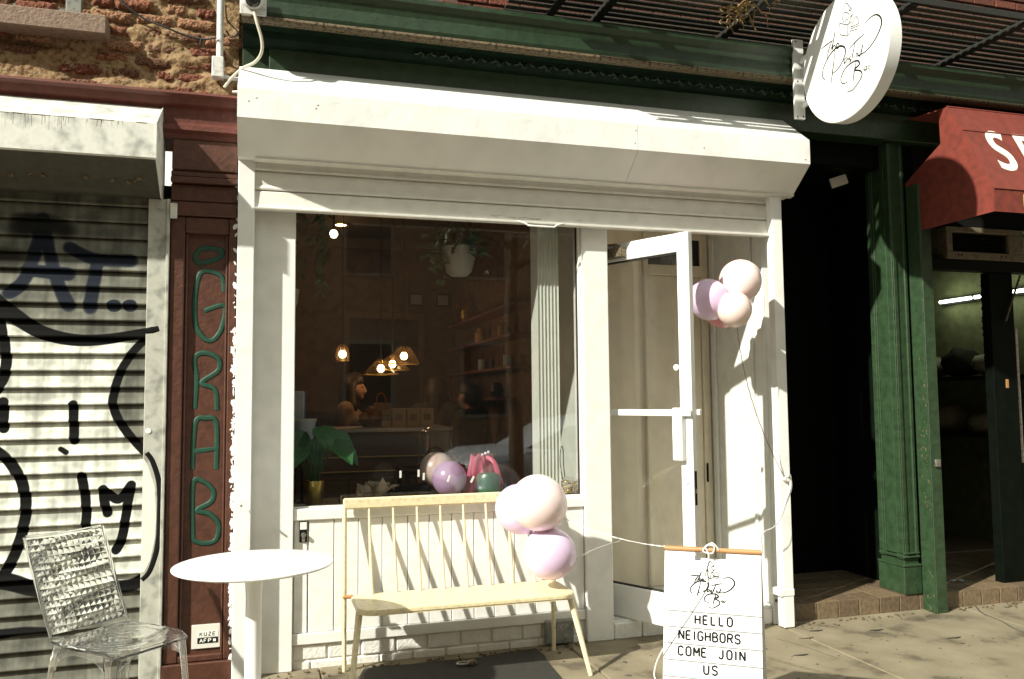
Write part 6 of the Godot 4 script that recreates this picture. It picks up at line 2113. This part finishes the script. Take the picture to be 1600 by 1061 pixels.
	for k in 26:
		var q := Vector3(0.655 + r2.randfn(0, 0.035), 0.89 + r2.randf() * 0.05, -0.42 + r2.randfn(0, 0.03))
		leaf_blade(st, q, Vector3(r2.randfn(0, 1), r2.randf_range(0.1, 1), r2.randfn(0, 1)).normalized(), Vector3(r2.randfn(0, 1), 1, r2.randfn(0, 1)).normalized(), 0.075, 0.07, -0.2)
	single("tissue_paper", st, M.tissue, "crumpled tan tissue paper left of the black case", "paper")
	st = B()
	bb(st, Vector3(0.975, 0.862, -0.60), Vector3(1.01, 1.0, -0.57), 0.003)
	single("wooden_block", st, M.oak, "upright brown wooden block behind the cream balloon", "block")
	st = B()
	bb(st, Vector3(0.46, 0.862, -0.55), Vector3(0.73, 0.885, -0.30), 0.004)
	single("wooden_tray", st, M.counter_wood, "flat wooden tray under the tissue paper", "tray")
	# strips of tape on the pane
	for k in 5:
		var q: Vector3 = [Vector3(0.778, 1.060, -0.0595), Vector3(0.886, 1.062, -0.0595), Vector3(0.917, 1.042, -0.0595), Vector3(1.068, 1.024, -0.0595), Vector3(1.215, 1.014, -0.0595)][k]
		st = B()
		bx(st, q - Vector3(0, 0, 0.001), Vector3(0.013, 0.042, 0.0008), 0.0, Basis(Vector3(0, 0, 1), [0.0, 0.0, -0.05, -0.35, -0.5][k]))
		single("tape_strip", st, M.white_tape, ["leftmost strip of white tape on the pane, over the black case", "short upright tape strip just left of the cream balloon", "upright strip of white tape over the cream balloon", "slanted strip of white tape over the violet balloon", "slanted strip of white tape right of the violet balloon"][k], "tape", Vector3.ZERO, "tape strips on the window pane")
	# green vase with a pink satin bow
	var vs := thing("green_vase", "dark green vase on the ledge in front of pink satin", "vase", Vector3(1.385, 0.862, -0.34))
	st = B()
	lathe(st, [0.0, 0.863, 0.078, 0.863, 0.076, 1.0, 0.066, 1.022, 0.060, 1.02, 0.0, 0.98], 32, Transform3D(Basis(), Vector3(1.385, 0, -0.32)))
	part("vase", st, M.vase_green, vs)
	var sb := thing("pink_satin_drape", "pink satin bag gathered at the top behind the vase", "bag", Vector3(1.37, 0.862, -0.44))
	st = B()
	st.set_smooth_group(0)
	var rows := []
	for j in 12:
		var u := j / 11.0
		var row := []
		for i in 40:
			var a := TAU * i / 40
			var fold := 1.0 + 0.16 * sin(a * 9.0 + u) + 0.07 * sin(a * 5.0)
			var rad := lerpf(0.118, 0.065, pow(u, 0.8)) * fold
			row.append(Vector3(1.375 + cos(a) * rad, 0.863 + u * 0.27 + 0.012 * sin(a * 7), -0.46 + sin(a) * rad * 0.6))
		rows.append(row)
	for j in 11:
		for i in 40: fan(st, [rows[j][i], rows[j + 1][i], rows[j + 1][(i + 1) % 40], rows[j][(i + 1) % 40]])
	part("gathered_cloth", st, M.pink_satin, sb)
	for s in [-1.0, 1.0]:
		st = B()
		tube(st, smooth_line([Vector3(1.375 + s * 0.02, 1.12, -0.42), Vector3(1.375 + s * 0.06, 1.09, -0.37), Vector3(1.375 + s * 0.085, 1.0, -0.34), Vector3(1.375 + s * 0.11, 0.90, -0.31)]), 0.016, 8, Vector3(0, 0, 1), 0.25)
		part("ribbon_tail", st, M.pink_satin, sb)
	st = B()
	for k in 3: lathe(st, [0.0, -0.01, 0.007, -0.007, 0.01, 0.0, 0.007, 0.007, 0.0, 0.01], 10, Transform3D(Basis(), Vector3(1.375 + 0.02 * k, 1.135 + 0.008 * k, -0.43)))
	part("pearl_beads", st, M.plastic_white, sb)
	st = B()
	lathe(st, [0.0, 0.863, 0.022, 0.863, 0.022, 0.91, 0.009, 0.935, 0.009, 0.955, 0.0, 0.955], 16, Transform3D(Basis(), Vector3(1.485, 0, -0.30)))
	single("small_bottle", st, M.vase_green, "tiny green bottle right of the green vase", "bottle")
	# glass lantern jar in the right corner
	var jr := thing("glass_jar", "glass jar wound with gold wire at window's lower right corner", "jar", Vector3(1.866, 0.862, -0.13))
	st = B()
	lathe(st, [0.0, 0.864, 0.046, 0.864, 0.050, 0.875, 0.050, 0.955, 0.038, 0.98, 0.038, 1.0, 0.034, 1.0], 24, Transform3D(Basis(), Vector3(1.862, 0, -0.128)))
	part("jar", st, M.jar_glass, jr)
	st = B()
	for k in 5:
		var ring := []
		for j in 21:
			var a := TAU * j / 20
			ring.append(Vector3(1.862 + cos(a) * 0.052, 0.88 + 0.022 * k + 0.008 * sin(a * 3 + k * 1.7), -0.128 + sin(a) * 0.052))
		tube(st, ring, 0.0026, 5)
	part("wire_winding", st, M.brass, jr)
	st = B()
	tube(st, smooth_line([Vector3(1.82, 0.985, -0.128), Vector3(1.806, 1.08, -0.128), Vector3(1.808, 1.17, -0.128), Vector3(1.816, 1.195, -0.128), Vector3(1.826, 1.17, -0.128), Vector3(1.828, 1.08, -0.128), Vector3(1.835, 1.0, -0.128)]), 0.003, 6)
	part("handle_loop", st, M.black_wood, jr)
	st = B()
	for k in 14: leaf_blade(st, Vector3(1.862 + r2.randfn(0, 0.012), 0.87, -0.128 + r2.randfn(0, 0.012)), Vector3(r2.randfn(0, 0.5), 1, r2.randfn(0, 0.5)).normalized(), Vector3(r2.randfn(0, 1), 0.1, r2.randfn(0, 1)).normalized(), 0.09, 0.012, 0.1)
	part("dry_flowers", st, M.tissue, jr)

# ---------------------------------------------------------------- what stands across and along the street (mirrored in the panes)
func car(label: String, x0: float, z0: float, paint: Material, dirx: float) -> void:
	var t := thing("parked_car", label, "car", Vector3(x0 + dirx * 2.25, -0.13, z0 + 0.88), "cars parked along the street")
	var o := Vector3(x0, -0.13, z0 + 0.88)
	var belts := [[0.0, 0.62, 0.80], [0.06, 0.86, 0.86], [0.35, 0.99, 0.88], [0.95, 1.02, 0.88], [2.2, 0.98, 0.88], [3.2, 0.96, 0.88], [3.9, 0.88, 0.86], [4.4, 0.78, 0.82], [4.52, 0.58, 0.74]]
	var st := B()
	st.set_smooth_group(0)
	var prev := []
	for b in belts:
		var h: float = b[1]; var w: float = b[2]
		var row := []
		for q in [[0.80, 0.20], [0.97, 0.30], [1.0, 0.52], [0.985, 0.74], [0.94, 0.95], [0.80, 1.0], [0.0, 1.02]]: row.append(Vector2(q[0] * w, lerpf(0.2, h, (q[1] - 0.2) / 0.8)))
		var ring := []
		for q in row: ring.append(o + Vector3(dirx * b[0], q.y, q.x))
		for k in range(row.size() - 2, -1, -1): ring.append(o + Vector3(dirx * b[0], row[k].y, -row[k].x))
		if prev.size():
			for k in ring.size() - 1: fan(st, [prev[k], ring[k], ring[k + 1], prev[k + 1]] if dirx > 0 else [prev[k], prev[k + 1], ring[k + 1], ring[k]])
		prev = ring
	var body := part("body", st, paint, t)
	var gh := [[0.85, 1.0, 1.0, 0.82], [1.45, 1.0, 1.36, 0.80], [2.1, 0.99, 1.43, 0.80], [2.7, 0.98, 1.36, 0.80], [3.35, 0.96, 0.97, 0.82]]
	var roof := B()
	roof.set_smooth_group(0)
	st = B()
	st.set_smooth_group(0)
	prev = []
	for b in gh:
		var ring := []
		for s in [1.0, -1.0]:
			var side := [Vector3(dirx * b[0], b[1] - 0.02, s * b[3]), Vector3(dirx * b[0], lerpf(b[1], b[2], 0.78), s * lerpf(b[3], 0.60, 0.8)), Vector3(dirx * b[0], b[2], s * 0.52)]
			if s < 0: side.reverse()
			for q in side: ring.append(o + q)
		if prev.size():
			for k in 5:
				var target := roof if k in [1, 2, 3] else st
				fan(target, [prev[k], ring[k], ring[k + 1], prev[k + 1]] if dirx > 0 else [prev[k], prev[k + 1], ring[k + 1], ring[k]])
		prev = ring
	part("side_windows", st, M.car_glass, body)
	part("roof", roof, paint, t)
	for x in [0.85, 3.6]:
		for s in [1.0, -1.0]:
			st = B()
			lathe(st, [0.0, -0.10, 0.30, -0.10, 0.325, -0.07, 0.325, 0.07, 0.30, 0.10, 0.0, 0.10], 28, Transform3D(Basis(Vector3.RIGHT, PI / 2), o + Vector3(dirx * x, 0.325, s * 0.78)))
			var w := part("wheel", st, M.tyre, t)
			st = B()
			lathe(st, [0.0, -0.106, 0.19, -0.104, 0.2, 0.0, 0.19, 0.104, 0.0, 0.106], 20, Transform3D(Basis(Vector3.RIGHT, PI / 2), o + Vector3(dirx * x, 0.325, s * 0.78)))
			part("rim", st, M.steel, w)
	for s in [1.0, -1.0]:
		st = B()
		bx(st, o + Vector3(dirx * 0.06, 0.80, s * 0.68), Vector3(0.16, 0.14, 0.30), 0.04)
		part("tail_light", st, M.tail_red, body)

func street_side() -> void:
	car("silver saloon parked at the kerb, mirrored in the window", 2.15, 4.45, M.car_silver, 1.0)
	car("dark car parked across the street, mirrored in the window", 2.9, 9.9, M.car_dark, -1.0)
	var st := B()
	bb(st, Vector3(-40, -0.3, 11.9), Vector3(40, 0.0, 16.0), 0.02)
	structure("pavement", st, M.kerb)
	var b := thing("brick_building", "long brown brick building on the far side of the street", "building", Vector3(0, 0, 16.0))
	st = B()
	bb(st, Vector3(-26, 0, 16.0), Vector3(30, 11.5, 24.0), 0.05)
	part("wall", st, M.street_brick, b)
	st = B()
	bb(st, Vector3(-26.2, 11.2, 15.6), Vector3(30.2, 11.8, 16.0), 0.05)
	part("cornice", st, M.street_trim, b)
	for r in 3:
		for k in 18:
			var x := -24.5 + 3.0 * k
			var y: float = [1.0, 4.6, 8.0][r]
			st = B()
			bb(st, Vector3(x - 0.65, y, 15.96), Vector3(x + 0.65, y + 2.0, 16.0), 0.02)
			var w := part("window", st, M.street_trim, b)
			st = B()
			bb(st, Vector3(x - 0.55, y + 0.1, 15.945), Vector3(x + 0.55, y + 1.9, 15.96), 0.0)
			part("pane", st, M.car_glass, w)
	var t := thing("street_tree", "slim street tree with sparse leaves at the kerb, mirrored in the window", "tree", Vector3(2.56, 0, 3.5))
	st = B()
	tube(st, smooth_line([Vector3(2.56, -0.05, 3.5), Vector3(2.57, 1.2, 3.5), Vector3(2.53, 2.4, 3.52), Vector3(2.6, 3.6, 3.55), Vector3(2.65, 5.2, 3.6)]), [0.10, 0.095, 0.09, 0.085, 0.08, 0.078, 0.076, 0.074, 0.072, 0.07, 0.066, 0.062, 0.058, 0.055, 0.052, 0.048, 0.044, 0.04, 0.035, 0.03, 0.02], 10)
	var tr := part("trunk", st, M.bark, t)
	var lf := B()
	var r2 := RandomNumberGenerator.new()
	r2.seed = 77
	for k in 11:
		var a := k * 2.4
		var p0 := Vector3(2.57, 2.9 + 0.2 * k, 3.53)
		var tip := p0 + Vector3(cos(a) * (1.5 - 0.07 * k), r2.randf_range(0.3, 0.9), sin(a) * (1.1 - 0.06 * k))
		st = B()
		tube(st, smooth_line([p0, p0.lerp(tip, 0.5) + Vector3(0, 0.12, 0), tip], 4), [0.035, 0.032, 0.028, 0.024, 0.02, 0.017, 0.014, 0.01, 0.006], 6)
		part("branch", st, M.bark, tr)
		for j in 62:
			var q := p0.lerp(tip, r2.randf_range(0.25, 1.05)) + Vector3(r2.randfn(0, 0.2), r2.randfn(0, 0.16), r2.randfn(0, 0.2))
			leaf_blade(lf, q, Vector3(r2.randfn(0, 1), r2.randfn(0, 0.6), r2.randfn(0, 1)).normalized(), Vector3(r2.randfn(0, 0.5), 1, r2.randfn(0, 0.5)).normalized(), r2.randf_range(0.09, 0.15), r2.randf_range(0.05, 0.08))
	part("leaves", lf, M.leaf_street, t, "stuff")
